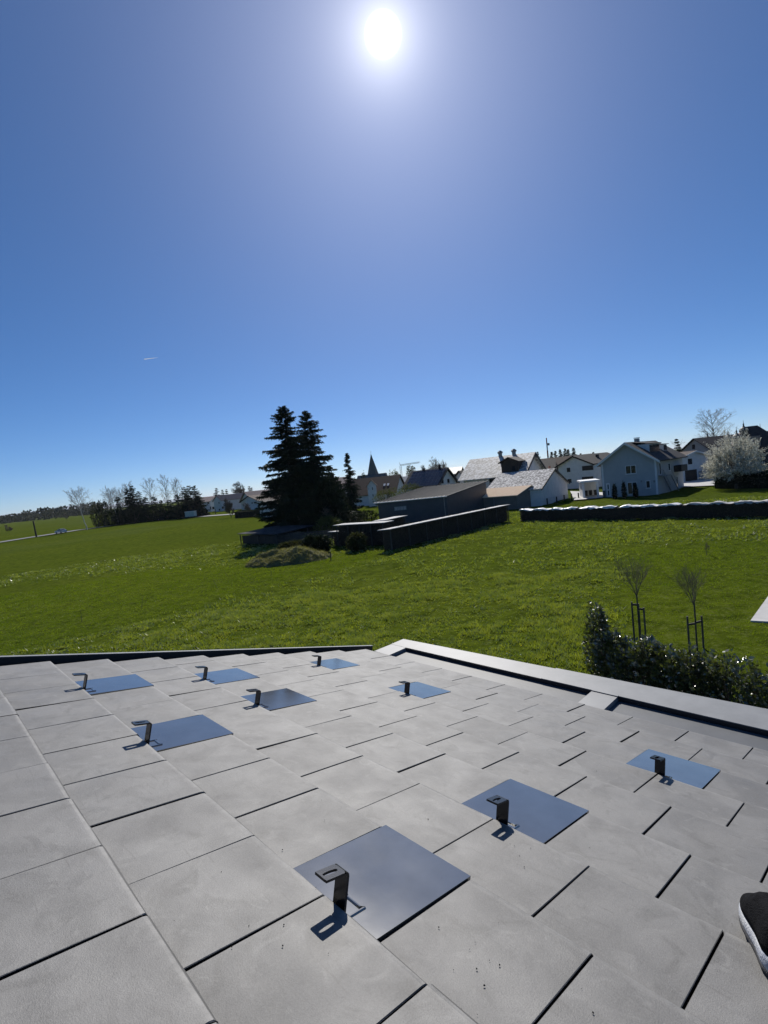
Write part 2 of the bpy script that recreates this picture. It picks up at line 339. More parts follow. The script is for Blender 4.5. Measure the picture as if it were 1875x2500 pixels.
def roof_pt(u, v, h=0.0): return T0 + Ev * u * W + Sv * v * G + Nv * h

STEP = .027
def tile_mesh(width, seed, first_gap=.0026):
    r = random.Random(seed); x0, x1 = first_gap, width - .0031; L = G + .055; th = .023
    xs = [x0, x0 + .0016, x0 + (x1 - x0) * .33, x0 + (x1 - x0) * .7, x1 - .0016, x1]
    ys = [0.0, -.0025, -.0085, -.019, -L]
    zs = [-.0125, -.0068, -.0020, 0.0, 0.0]
    V, F = [], []
    for j, (y, z) in enumerate(zip(ys, zs)):
        for i, x in enumerate(xs):
            e = .0018 if i in (0, len(xs) - 1) else 0.0
            jy = r.uniform(-.0012, .0012) if j < 4 else 0
            jz = r.uniform(-.0007, .0007) if j < 4 else 0
            V.append((x, y + jy, z + jz - e + STEP * y / G))
    n = len(xs)
    for j in range(4):
        for i in range(n - 1): F.append((j * n + i, j * n + i + 1, (j + 1) * n + i + 1, (j + 1) * n + i))
    b = len(V)
    for x in (x0, x1): V.append((x, 0, -th))
    for x in (x0, x1): V.append((x, -L, -th - STEP * L / G))
    F.append((b, b + 1) + tuple(range(n - 1, -1, -1)))                    # front
    F.append((b + 2, b) + tuple(j * n for j in range(5)))                 # left side
    F.append((b + 1, b + 3) + tuple(j * n + n - 1 for j in range(4, -1, -1)))
    F.append((b + 2, b + 3, b + 1, b))
    me = bpy.data.meshes.new('tile'); me.from_pydata(V, [], [tuple(reversed(f)) for f in F]); me.update()
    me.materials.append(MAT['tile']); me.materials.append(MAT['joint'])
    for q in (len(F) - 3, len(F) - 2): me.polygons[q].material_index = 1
    return me
TILES = [tile_mesh(W, s) for s in range(6)]
VERGE = {True: [tile_mesh(W * 1.16, 50 + s) for s in range(3)], False: [tile_mesh(W * .66, 60 + s) for s in range(3)]}
PLATES = {(7, 7.0): .58, (7, 3.0): .69, (7, 0.0): .69, (5, 7.0): .53, (5, 2.0): .68, (5, 0.0): .64, (2, 7.5): .47, (2, 2.5): .63, (2, -.5): .59}
UMAX, VMAX = 13, 13
def add_part(name, me, parent, mat=None):
    o = bpy.data.objects.new(name, me); COL.objects.link(o); o.parent = parent
    if mat: me.materials.append(mat)
    return o
for c in range(VMAX):
    even = c % 2 == 0
    first = -.5 if even else -1.0
    o = add_part('tile', random.choice(VERGE[even]), roof); o.matrix_local = roof_local(-1.66, c)
    u = first
    while u < UMAX:
        if (c, u) not in PLATES:
            o = add_part('tile', random.choice(TILES), roof)
            jit = Matrix.Rotation(random.gauss(0, .003), 4, 'Z') @ Matrix.Rotation(random.gauss(0, .003), 4, 'X') @ Matrix.Rotation(random.gauss(0, .003), 4, 'Y')
            o.matrix_local = roof_local(u + random.gauss(0, .0016), c + random.gauss(0, .004), random.gauss(0, .0006)) @ jit
        u += 1

# metal tiles that carry the hooks, with a pressed ridge round each hook
def plate_mesh(hx):
    mb = MB(); x0, x1, L, th = .002, W - .003, G + .04, .0016
    def z(y): return .0012 + STEP * .93 * y / G
    mb.hexa([(x0, 0, z(0) - th), (x1, 0, z(0) - th), (x1, -L, z(-L) - th), (x0, -L, z(-L) - th), (x0, 0, z(0)), (x1, 0, z(0)), (x1, -L, z(-L)), (x0, -L, z(-L))])
    mb.hexa([(x0, .0, z(0) - .014), (x1, .0, z(0) - .014), (x1, -.0015, z(0) - .014), (x0, -.0015, z(0) - .014), (x0, .0, z(0) - th), (x1, .0, z(0) - th), (x1, -.0015, z(0) - th), (x0, -.0015, z(0) - th)])
    mb.hexa([(x1 - .0015, 0, z(0) - .014), (x1, 0, z(0) - .014), (x1, -L, z(-L) - .014), (x1 - .0015, -L, z(-L) - .014), (x1 - .0015, 0, z(0) - th), (x1, 0, z(0) - th), (x1, -L, z(-L) - th), (x1 - .0015, -L, z(-L) - th)])
    return mb, z
def ridge_mesh(hx, z):
    mb = MB(); c = (hx + .04) * W; w = .043 / 2 + .011; yb = -G + .052; yt = -G - .01
    path = [(c - w, yt), (c - w, yb + .008), (c - w + .008, yb), (c + w - .008, yb), (c + w, yb + .008), (c + w, yt)]
    ring = []
    hw = .0045
    for i, (x, y) in enumerate(path):
        a = path[max(0, i - 1)]; b = path[min(len(path) - 1, i + 1)]
        tx, ty = b[0] - a[0], b[1] - a[1]; l = math.hypot(tx, ty); nx, ny = -ty / l, tx / l
        ring.append([(x + nx * hw, y + ny * hw, z(y) + .0003), (x + nx * hw * .4, y + ny * hw * .4, z(y) + .0038), (x - nx * hw * .4, y - ny * hw * .4, z(y) + .0038), (x - nx * hw, y - ny * hw, z(y) + .0003)])
    for a, b in zip(ring, ring[1:]):
        for k in range(3): mb.quad(a[k], b[k], b[k + 1], a[k + 1])
    return mb
for (c, u), hx in PLATES.items():
    mb, zf = plate_mesh(hx)
    me = bpy.data.meshes.new('metal_tile'); me.from_pydata([tuple(map(float, p)) for p in mb.v], [], mb.f); me.update(); me.materials.append(MAT['plate'])
    o = add_part('metal_tile', me, roof); o.matrix_local = roof_local(u, c); o['label'] = 'smooth blue-grey sheet metal tile'
    rm = ridge_mesh(hx, zf); r_ = rm.build('pressed_ridge', MAT['plate'], o, True)

# deck under the tiles
mb = MB()
d0, d1 = -.052, -.12
def rp(u, v, h): return Ev * u * W + Sv * v * G + Nv * h
mb.hexa([rp(-1.6, .12, d1), rp(UMAX + .5, .12, d1), rp(UMAX + .5, VMAX + .8, d1), rp(-1.6, VMAX + .8, d1),
         rp(-1.6, .12, d0), rp(UMAX + .5, .12, d0), rp(UMAX + .5, VMAX + .8, d0), rp(-1.6, VMAX + .8, d0)])
mb.build('roof_deck', MAT['felt'], roof)
# verge flashing: dark inner face, pale cap
mb = MB(); ua, ub = -2.09, -2.0
mb.hexa([rp(ua, -.55, -.30), rp(ub, -.55, -.30), rp(ub, VMAX + 1, -.30), rp(ua, VMAX + 1, -.30), rp(ua, -.55, .006), rp(ub, -.55, .006), rp(ub, VMAX + 1, .014), rp(ua, VMAX + 1, .014)])
mb.build('verge_flashing', MAT['black_metal'], roof)
mb = MB()
mb.hexa([rp(ua - .02, -.57, .0065), rp(ub + .008, -.57, .0065), rp(ub + .008, VMAX + 1, .0145), rp(ua - .02, VMAX + 1, .0145), rp(ua - .02, -.57, .011), rp(ub + .008, -.57, .011), rp(ub + .008, VMAX + 1, .019), rp(ua - .02, VMAX + 1, .019)])
mb.build('verge_cap', MAT['coping'], roof)
mb = MB(); mb.hexa([rp(-1.99, -.5, -.13), rp(-1.55, -.5, -.13), rp(-1.55, VMAX + 1, -.13), rp(-1.99, VMAX + 1, -.13), rp(-1.99, -.5, -.12), rp(-1.55, -.5, -.12), rp(-1.55, VMAX + 1, -.12), rp(-1.99, VMAX + 1, -.12)])
mb.build('verge_channel', MAT['black_metal'], roof)

# box gutter along the eave
ZC = -.015; INN = .272; DEP = .036
def ep(u, off, z): return Ev * u * W + Hn * off + np.array([0, 0, z])
def outer(u): return .462 + .0107 * (u + 1.35)
def strip(u0, u1, o0, o1, z0, z1, dz=0.0):
    mb = MB(); f0 = o0 if callable(o0) else (lambda u: o0); f1 = o1 if callable(o1) else (lambda u: o1)
    return mb.hexa([ep(u0, f0(u0), z0), ep(u1, f0(u1), z0), ep(u1, f1(u1), z0), ep(u0, f1(u0), z0), ep(u0, f0(u0), z1), ep(u1, f0(u1), z1), ep(u1, f1(u1), z1), ep(u0, f1(u0), z1)])
strip(-1.365, 4.0, INN, outer, ZC - .16, ZC).build('coping', MAT['coping'], roof)
strip(3.985, UMAX + 1, INN - .002, lambda u: outer(u) + .006, ZC - .164, ZC + .0035).build('coping', MAT['coping'], roof)
mb = MB()                                              # mitred end piece
P = [ep(-1.385, .03, ZC - .155), ep(-.69, .02, ZC - .155), ep(-.69, INN - .0015, ZC - .155), ep(-1.365, INN - .0015, ZC - .155)]
mb.hexa(P + [p + np.array([0, 0, .1535]) for p in P]); mb.build('coping_return', MAT['coping'], roof)
strip(-.69, UMAX + 1, -.16, INN + .02, ZC - DEP - .02, ZC - DEP).build('gutter_floor', MAT['gutter'], roof)
mb = strip(-.688, UMAX + 1, INN - .0035, INN - .0025, ZC - DEP, ZC - .0025); mb.build('gutter_wall_shade', MAT['black_metal'], roof)  # black sheet over the coping's inner face, painting its shade
strip(5.28, 5.86, -.03, INN - .004, ZC - DEP + .001, ZC - .001).build('gutter_bridge', MAT['coping'], roof)
strip(5.275, 5.865, INN - .012, INN + .004, ZC - .0008, ZC + .0055).build('bridge_seam', MAT['coping'], roof)
# the house below
mb = MB()
q = [(-1.3, .28), (UMAX + 1, .28), (UMAX + 1, -4.4), (-1.3, -4.4)]
zt = lambda off: -.2 + .283 * max(0, -off)
mb.hexa([ep(u, o, -T0[2] + .001) for u, o in q] + [ep(u, o, zt(o)) for u, o in q]); mb.build('wall', MAT['plaster_w'], roof)

# solar mounting hooks
HL = {(7, 7.0): 'steel roof hook on the largest metal tile, nearest the viewer', (5, 7.0): 'steel roof hook on the second nearest metal tile, right of the largest one',
      (2, 7.5): 'steel roof hook on the metal tile far right, below the gutter', (7, 3.0): 'steel roof hook on the nearer metal tile of the left column of two',
      (7, 0.0): 'leftmost steel roof hook, near the dark verge strip', (5, 2.0): 'steel roof hook on the middle metal tile right of the left column',
      (5, 0.0): 'steel roof hook second from the left in the back row by the verge', (2, -.5): 'farthest steel roof hook, rightmost of the back row by the verge',
      (2, 2.5): 'steel roof hook on the metal tile closest to the gutter corner'}
def hook_meshes():
    w, th, top, y = .0215, .0035, .073, 0.0
    arm = MB()
    prof = [(.0, -.045), (.0, top - .011)] + [(-.011 + .011 * math.cos(a), top - .011 + .011 * math.sin(a)) for a in (R(30), R(60), R(90))]
    prof_in = [(-.006, -.045), (-.006, top - .011)] + [(-.011 + .005 * math.cos(a), top - .011 + .005 * math.sin(a)) for a in (R(30), R(60), R(90))]
    for i in range(len(prof) - 1):
        a, b, c, d = prof[i], prof[i + 1], prof_in[i + 1], prof_in[i]
        arm.hexa([(-w, a[0], a[1]), (w, a[0], a[1]), (w, d[0], d[1]), (-w, d[0], d[1]), (-w, b[0], b[1]), (w, b[0], b[1]), (w, c[0], c[1]), (-w, c[0], c[1])])
    fl = MB(); yb, yf, zt, zb = -.011, -.070, top, top - .006
    n = 28; inn, out = [], []
    cy, hl, sr = (yb + yf) / 2 - .002, .021, .0062
    for i in range(n):
        a = 2 * math.pi * i / n + .01; ca, sa = math.cos(a), math.sin(a)
        k = min(w / abs(ca) if abs(ca) > 1e-6 else 9, (abs(yf - cy) if sa < 0 else abs(yb - cy)) / abs(sa) if abs(sa) > 1e-6 else 9)
        out.append((ca * k, cy + sa * k))
        # stadium slot, long axis up the slope
        t = sa; yy = max(-1, min(1, sa * 1.25)) * (hl - sr)
        inn.append((ca * sr, cy + yy + sa * sr))
    for i in range(n):
        j = (i + 1) % n
        oi_, oj, ii, ij = out[i], out[j], inn[i], inn[j]
        fl.hexa([(*oi_, zb), (*oj, zb), (*ij, zb), (*ii, zb), (*oi_, zt), (*oj, zt), (*ij, zt), (*ii, zt)])
    corner = [(-w, yf), (w, yf), (w, yb), (-w, yb)]
    return arm, fl
for k, hx in PLATES.items():
    c, u = k
    root = thing('roof_hook', HL[k], 'roof hook', group='solar mounting hooks on the roof')
    t = roof_pt(u + hx + .04, c + 1, 0) + (-Sv) * .0105
    m = roof_local(0, 0); m.translation = Vector(tuple(t)); root.matrix_world = m
    arm, fl = hook_meshes()
    arm.build('arm', MAT['hook'], root); fl.build('slotted_flange', MAT['hook'], root)

# crumbs of dirt on the tiles
mb = MB()
cl = [(1255, 2070), (1262, 2085), (1268, 2092), (1295, 2078), (1262, 2110), (1310, 2153), (1440, 2066), (1690, 2232), (1787, 2247), (1160, 2300), (1164, 2360), (1147, 2315), (1050, 2265), (1217, 2261), (1108, 2358), (884, 2257), (770, 2180), (792, 2005), (1045, 2000), (693, 2262), (608, 2258), (690, 2310), (1218, 2180), (1300, 2230), (1420, 2420), (540, 2130), (1000, 1770), (1245, 2065), (1280, 2118), (1320, 2200)]
for i in range(30): cl.append((random.gauss(1150, 330), random.uniform(1850, 2490)))
for (px, py) in cl:
    d = ray(px, py); k_ = ((T0 - CAM) @ Nv - .012) / (d @ Nv); p = CAM + d * k_ - T0
    u, v = p @ Ev / W, p @ Sv / G
    fr = v - math.floor(v); h = -STEP * fr + .001
    s = random.choice([.0006, .0008, .0010, .0012, .0018])
    c0 = roof_pt(u, v, h + s * .4); a = random.uniform(0, 6.28)
    mb.prism([c0 + (Ev * math.cos(a + t) + Sv * math.sin(a + t)) * s * random.uniform(.7, 1.5) for t in (0, 1.3, 2.5, 3.7, 5)], [c0 + Nv * s * 1.1 + (Ev * math.cos(a + t) + Sv * math.sin(a + t)) * s * random.uniform(.3, .8) for t in (0, 1.3, 2.5, 3.7, 5)])
tag(mb.build('dirt_crumbs', MAT['crumb']), 'scattered dark crumbs of dirt lying on the grey roof tiles', 'dirt', kind='stuff')

# ================================================================== ground
def hash2(ix, iy, seed):
    h = (ix.astype(np.int64) * 374761393 + iy.astype(np.int64) * 668265263 + seed * 1274126177) & 0xFFFFFFFF
    h = ((h ^ (h >> 13)) * 1274126177) & 0xFFFFFFFF
    return ((h ^ (h >> 16)) & 0xFFFF) / 65535.0
def vnoise(x, y, seed=0):
    x = np.asarray(x, float); y = np.asarray(y, float)
    ix, iy = np.floor(x), np.floor(y); fx, fy = x - ix, y - iy
    fx = fx * fx * (3 - 2 * fx); fy = fy * fy * (3 - 2 * fy)
    a, b, c, d = hash2(ix, iy, seed), hash2(ix + 1, iy, seed), hash2(ix, iy + 1, seed), hash2(ix + 1, iy + 1, seed)
    return (a * (1 - fx) + b * fx) * (1 - fy) + (c * (1 - fx) + d * fx) * fy
def inpoly(x, y, poly):
    r = np.zeros(np.shape(x), bool); n = len(poly)
    for i in range(n):
        (x0, y0), (x1, y1) = poly[i], poly[(i + 1) % n]
        c = ((y0 > y) != (y1 > y)) & (x < (x1 - x0) * (y - y0) / (y1 - y0 + 1e-12) + x0); r ^= c
    return r
def gpoly(*pts): return [tuple(gp(a, b)[:2]) for a, b in pts]
LAWN = gpoly((1540, 1338), (1700, 1322), (2100, 1300), (2500, 1700), (1500, 1720), (1452, 1500))
MOWN = gpoly((-900, 1560), (0, 1428), (300, 1395), (650, 1372), (830, 1352), (990, 1335), (870, 1378), (620, 1440), (380, 1510), (120, 1580), (-700, 1720))
def soft_in(x, y, poly):
    k = 0.0
    for dx, dy in ((0, 0), (.8, 0), (-.8, 0), (0, .8), (0, -.8), (1.6, 1.2), (-1.6, -1.2)):
        k = k + inpoly(x + dx + 1.5 * (vnoise(x * .4, y * .4, 9) - .5), y + dy + 1.5 * (vnoise(x * .4, y * .4, 10) - .5), poly)
    return k / 7.0
def roughness(x, y):
    s = np.maximum(soft_in(x, y, LAWN), soft_in(x, y, MOWN))
    return 1 - s
def relief(x, y):
    r = np.hypot(x, y); f = np.clip((400 - r) / 300, 0, 1)
    n = (vnoise(x * 1.1, y * 1.1, 1) - .5) * .10 + (vnoise(x * .33, y * .33, 2) - .5) * .16 + (vnoise(x * 2.6, y * 2.6, 3) - .5) * .05
    ro = np.where(r < 120, .25 + .75 * roughness(x, y), 1)
    return n * f * ro - .10
nr, na = 210, 300
rad = 3.0 * (12000 / 3.0) ** (np.linspace(0, 1, nr) ** 1.18)
ang = np.concatenate([np.linspace(-1.05, 1.05, na - 40), np.linspace(1.05, 2 * math.pi - 1.05, 42)[1:-1]])
A_, R_ = np.meshgrid(ang, rad); X_, Y_ = R_ * np.sin(A_), R_ * np.cos(A_)
Z_ = relief(X_, Y_)
V = np.stack([X_, Y_, Z_], -1).reshape(-1, 3)
i, j = np.meshgrid(np.arange(nr - 1), np.arange(na), indexing='ij'); j2 = (j + 1) % na
F = np.stack([i * na + j, (i + 1) * na + j, (i + 1) * na + j2, i * na + j2], -1).reshape(-1, 4)
c_ = len(V); V = np.vstack([V, [[0, 0, -.1]]])
def ground_material():
    m = bpy.data.materials.new('meadow_soil'); m.use_nodes = True; t = m.node_tree; p = t.nodes['Principled BSDF']
    p.inputs['Roughness'].default_value = 1.0; p.inputs['Specular IOR Level'].default_value = 0.0
    g = N_(t, 'ShaderNodeNewGeometry')
    def noise(s, d=5, r=.6):
        n = N_(t, 'ShaderNodeTexNoise'); n.inputs['Scale'].default_value = s; n.inputs['Detail'].default_value = d; n.inputs['Roughness'].default_value = r
        t.links.new(g.outputs['Position'], n.inputs['Vector']); return n.outputs['Fac']
    def mr(src, a, b, c=0., d=1.):
        r = N_(t, 'ShaderNodeMapRange'); r.inputs[1].default_value = a; r.inputs[2].default_value = b; r.inputs[3].default_value = c; r.inputs[4].default_value = d
        t.links.new(src, r.inputs[0]); return r.outputs[0]
    def mix(f, a, b):
        x = N_(t, 'ShaderNodeMix', data_type='RGBA'); t.links.new(f, x.inputs['Factor'])
        for k, v in (('A', a), ('B', b)):
            if isinstance(v, tuple): x.inputs[k].default_value = (*v, 1)
            else: t.links.new(v, x.inputs[k])
        return x.outputs['Result']
    c = mix(mr(noise(.05, 4), .38, .62), (.062, .088, .008), (.082, .106, .010))
    c = mix(mr(noise(1.1, 6), .42, .68, 0, .8), c, (.022, .034, .005))
    c = mix(mr(noise(4.5, 6, .7), .52, .7, 0, .7), c, (.14, .16, .05))
    c = mix(mr(noise(.008, 4), .5, .62, 0, .5), c, (.080, .10, .04))
    t.links.new(c, p.inputs['Base Color'])
    b = N_(t, 'ShaderNodeBump'); b.inputs['Strength'].default_value = .9; b.inputs['Distance'].default_value = .12
    t.links.new(noise(2.2, 8, .72), b.inputs['Height']); t.links.new(b.outputs[0], p.inputs['Normal'])
    return m
MAT['ground'] = ground_material()
Fq = F.tolist()
me = bpy.data.meshes.new('ground'); 
tri = [(k, c_, (k + 1) % na) for k in range(na)]
me.from_pydata(V.tolist(), [], [tuple(reversed(f)) for f in Fq] + [tuple(reversed(f)) for f in tri]); me.update()
gr = link('ground', me, MAT['ground'], None, True)
tag(gr, 'wide green spring meadow around the house', 'meadow', kind='structure')

# grass blades: tufts, denser near the house
def grass(name, n, rmin, rmax, xk, blades, hmul, rough_zone, mat, label, seed, bw=.013):
    g = np.random.default_rng(seed)
    r = np.sqrt(g.uniform(rmin ** 2, rmax ** 2, n)); a = g.uniform(-xk, xk, n)
    x, y = r * np.sin(a), r * np.cos(a)
    ro = roughness(x, y)
    keep = g.uniform(0, 1, n) < (ro if rough_zone else 1 - ro)
    cl = vnoise(x * .55, y * .55, seed) * .6 + vnoise(x * 1.7, y * 1.7, seed + 1) * .4
    if rough_zone: keep &= g.uniform(0, 1, n) < np.clip((cl - .28) * 2.4, .12, 1)
    x, y, cl = x[keep], y[keep], cl[keep]; n = len(x); z = relief(x, y)
    B = n * blades
    X = np.repeat(x, blades) + g.normal(0, .05, B); Yy = np.repeat(y, blades) + g.normal(0, .05, B); Zz = np.repeat(z, blades) - .01
    h = np.repeat(.06 + .26 * np.clip(cl - .3, 0, 1) if rough_zone else np.full(n, .055), blades) * g.uniform(.6, 1.35, B) * hmul
    th = g.uniform(0, 2 * math.pi, B); lean = np.abs(g.normal(.55, .35, B)); ph = g.uniform(0, 2 * math.pi, B)
    w = bw * g.uniform(.7, 1.6, B) * (1 if rough_zone else .8) * (np.hypot(X, Yy) / 14) ** .75
    dx, dy = np.cos(th) * w, np.sin(th) * w
    tx, ty = np.cos(ph) * lean * h, np.sin(ph) * lean * h
    V = np.stack([np.stack([X - dx, Yy - dy, Zz], -1), np.stack([X + dx, Yy + dy, Zz], -1), np.stack([X + tx, Yy + ty, Zz + h], -1)], 1).reshape(-1, 3)
    o = mesh_np(name, V, np.arange(B * 3).reshape(-1, 3), mat)
    return tag(o, label, 'grass', kind='stuff')
grass('meadow_grass', 110000, 4.5, 34, .95, 6, 1.0, True, MAT['grass'], 'tufted rough meadow grass beyond the roof edge', 21)
grass('far_meadow_grass', 52000, 33, 80, .80, 4, 1.1, True, MAT['grass'], 'rough grass across the middle of the meadow', 22, .016)
grass('lawn_grass', 90000, 8, 60, .90, 4, 1.0, False, MAT['lawn'], 'short mown lawn strip and garden lawn', 23)
def flowers(name, n, mat, label, seed, s0):
    g = np.random.default_rng(seed); r = np.sqrt(g.uniform(25, 900, n * 4)); a = g.uniform(-.8, .9, n * 4); x, y = r * np.sin(a), r * np.cos(a)
    k = (roughness(x, y) > .6) & (vnoise(x * .3, y * .3, seed) > .45); x, y = x[k][:n], y[k][:n]; n = len(x); z = relief(x, y) + g.uniform(.05, .16, n)
    V, F = [], []
    for q in range(n):
        s = s0 * g.uniform(.7, 1.4); t = g.uniform(0, 6.28); nx, ny = g.normal(0, .3, 2)
        b = len(V)
        for e in range(6):
            u, v = math.cos(t + e * 1.047) * s, math.sin(t + e * 1.047) * s; V.append((x[q] + u, y[q] + v, z[q] - nx * u - ny * v))
        V.append((x[q], y[q], z[q] + s * .5))
        F += [(b + e, b + (e + 1) % 6, b + 6) for e in range(6)]
    return tag(mesh_np(name, V, F, mat), label, 'flowers', kind='stuff')
flowers('dandelion_heads', 200, MAT['yellow'], 'yellow dandelion heads dotted through the near meadow', 31, .022)
flowers('daisy_heads', 420, MAT['petal'], 'small white daisies dotted through the near meadow', 32, .016)

# road, paving
def ribbon(name, pts, w, z, mat, label, cat):
    mb = MB(); P = [np.array(p[:2], float) for p in pts]
    L_, R__ = [], []
    for k in range(len(P)):
        d = P[min(k + 1, len(P) - 1)] - P[max(k - 1, 0)]; d /= np.linalg.norm(d); n = np.array([-d[1], d[0]])
        L_.append((*(P[k] + n * w / 2), z)); R__.append((*(P[k] - n * w / 2), z))
    for k in range(len(P) - 1): mb.quad(R__[k], R__[k + 1], L_[k + 1], L_[k])
    return tag(mb.build(name, mat), label, cat, kind='structure')
road_pts = [(-125, 30), (-123, 110), (-120.6, 158.9), (-119, 174), (-116, 192), (-107, 206), (-94, 212.5), (-78, 205), (-58, 190), (-30, 172), (0, 160), (60, 150)]
ribbon('road', road_pts, 6.0, .09, MAT['asphalt'], 'narrow asphalt road running along the far side of the meadow', 'road')
V_ = [gp(1832, 1513), gp(1885, 1440), gp(2150, 1440), gp(2150, 1530)]
mb = MB(); mb.hexa([(p[0], p[1], -.1) for p in V_] + [(p[0], p[1], -.03) for p in V_])
tag(mb.build('terrace', MAT['concrete']), 'corner of a pale concrete terrace on the lawn', 'terrace', kind='structure')
V_ = [gp(1660, 1190), gp(1748, 1186), gp(1752, 1167), gp(1655, 1176)]
mb = MB(); mb.poly([(p[0], p[1], .10) for p in V_])
tag(mb.build('driveway', MAT['concrete']), 'pale concrete driveway beside the light blue house', 'driveway', kind='structure')
V_ = [gp(1402, 1222), gp(1472, 1216), gp(1475, 1203), gp(1392, 1200)]
mb = MB(); mb.poly([(p[0], p[1], .10) for p in V_])
tag(mb.build('forecourt', MAT['concrete']), 'pale paved forecourt in front of the carport', 'paving', kind='structure')

# ================================================================== builders: plants
def tubes_np(P0, P1, R0, R1, k):
    P0, P1, R0, R1 = map(np.asarray, (P0, P1, R0, R1)); d = P1 - P0; d = d / (np.linalg.norm(d, axis=1, keepdims=True) + 1e-9)
    ref = np.where(np.abs(d[:, 2:3]) < .9, np.array([[0, 0, 1.0]]), np.array([[1.0, 0, 0]]))
    a = np.cross(d, ref); a /= np.linalg.norm(a, axis=1, keepdims=True) + 1e-9; b = np.cross(d, a)
    n = len(P0); V = np.zeros((n, 2 * k, 3))
    for i in range(k):
        t = 2 * math.pi * i / k; o = math.cos(t) * a + math.sin(t) * b
        V[:, i] = P0 + o * R0[:, None]; V[:, k + i] = P1 + o * R1[:, None]
    base = (np.arange(n) * 2 * k)[:, None]
    F = np.concatenate([base + np.array([[i, (i + 1) % k, k + (i + 1) % k, k + i]]) for i in range(k)], 0)
    return V.reshape(-1, 3), F
def grow(seed, h, trunk=.3, spread=.9, levels=5, r0=.12, kids_=(4, 7), droop=0.0, up=.35, crook=.12, lean=(0, 0)):
    r = random.Random(seed); segs = []
    def rec(p, d, L, rad, lev):
        n = 3 if lev < 2 else 2
        pts = [p]; dd = d.copy()
        for i in range(n):
            dd = dd + np.array([r.gauss(0, crook), r.gauss(0, crook), r.gauss(0, crook * .6) + (up * .12 if lev else 0) - droop * (lev >= 2) * .3])
            dd /= np.linalg.norm(dd); pts.append(pts[-1] + dd * L / n)
        for i in range(n):
            ra, rb = rad * (1 - .55 * i / n), rad * (1 - .55 * (i + 1) / n)
            segs.append((pts[i], pts[i + 1], ra, rb, lev))
        if lev >= levels: return
        m = r.randint(*kids_) if lev else r.randint(kids_[0] + 2, kids_[1] + 3)
        for q in range(m):
            t = r.uniform(trunk if lev == 0 else .3, 1.0) if q else 1.0
            f = t * n; i = min(int(f), n - 1); bp = pts[i] + (pts[i + 1] - pts[i]) * (f - i)
            az = r.uniform(0, 6.283); a = np.array([math.cos(az), math.sin(az), 0])
            side = a - dd * (a @ dd); side /= np.linalg.norm(side) + 1e-9
            k = spread * r.uniform(.55, 1.15) * (.35 if q == 0 else 1)
            nd = dd * math.cos(k) + side * math.sin(k); nd[2] += up * .35; nd /= np.linalg.norm(nd)
            rec(bp, nd, L * r.uniform(.45, .68) * (1.15 if lev == 0 and q == 0 else 1), rad * (1 - .5 * t) * .62, lev + 1)
    rec(np.zeros(3), np.array([lean[0], lean[1], 1.0]) / math.hypot(1, *lean), h * .52, r0, 0)
    mx = max(s[1][2] for s in segs); k = h / mx
    return [(a * k, b * k, ra, rb, l) for a, b, ra, rb, l in segs]
def place_tree(name, label, cat, loc, segs, bark, twig, rmin=.012, group=None, twigr=1.0, split=1):
    root = thing(name, label, cat, loc, group=group)
    tr = [s for s in segs if s[4] <= split]; cr = [s for s in segs if s[4] > split]
    for nm, ss, k, m in (('trunk', tr, 6, bark), ('crown', cr, 3, twig)):
        if not ss: continue
        V, F = tubes_np([s[0] for s in ss], [s[1] for s in ss], [max(s[2], rmin) for s in ss], [max(s[3], rmin * .8) for s in ss], k)
        mesh_np(nm, V, F, m, root)
    return root
def sprays(P, D, L, Wd, seed):                        # long pointed triangles from points P along D
    g = np.random.default_rng(seed); n = len(P); s = g.normal(0, 1, (n, 3)); s -= D * (s * D).sum(1, keepdims=True); s /= np.linalg.norm(s, axis=1, keepdims=True) + 1e-9
    V = np.stack([P - s * Wd[:, None], P + s * Wd[:, None], P + D * L[:, None]], 1).reshape(-1, 3)
    return V, np.arange(n * 3).reshape(-1, 3)
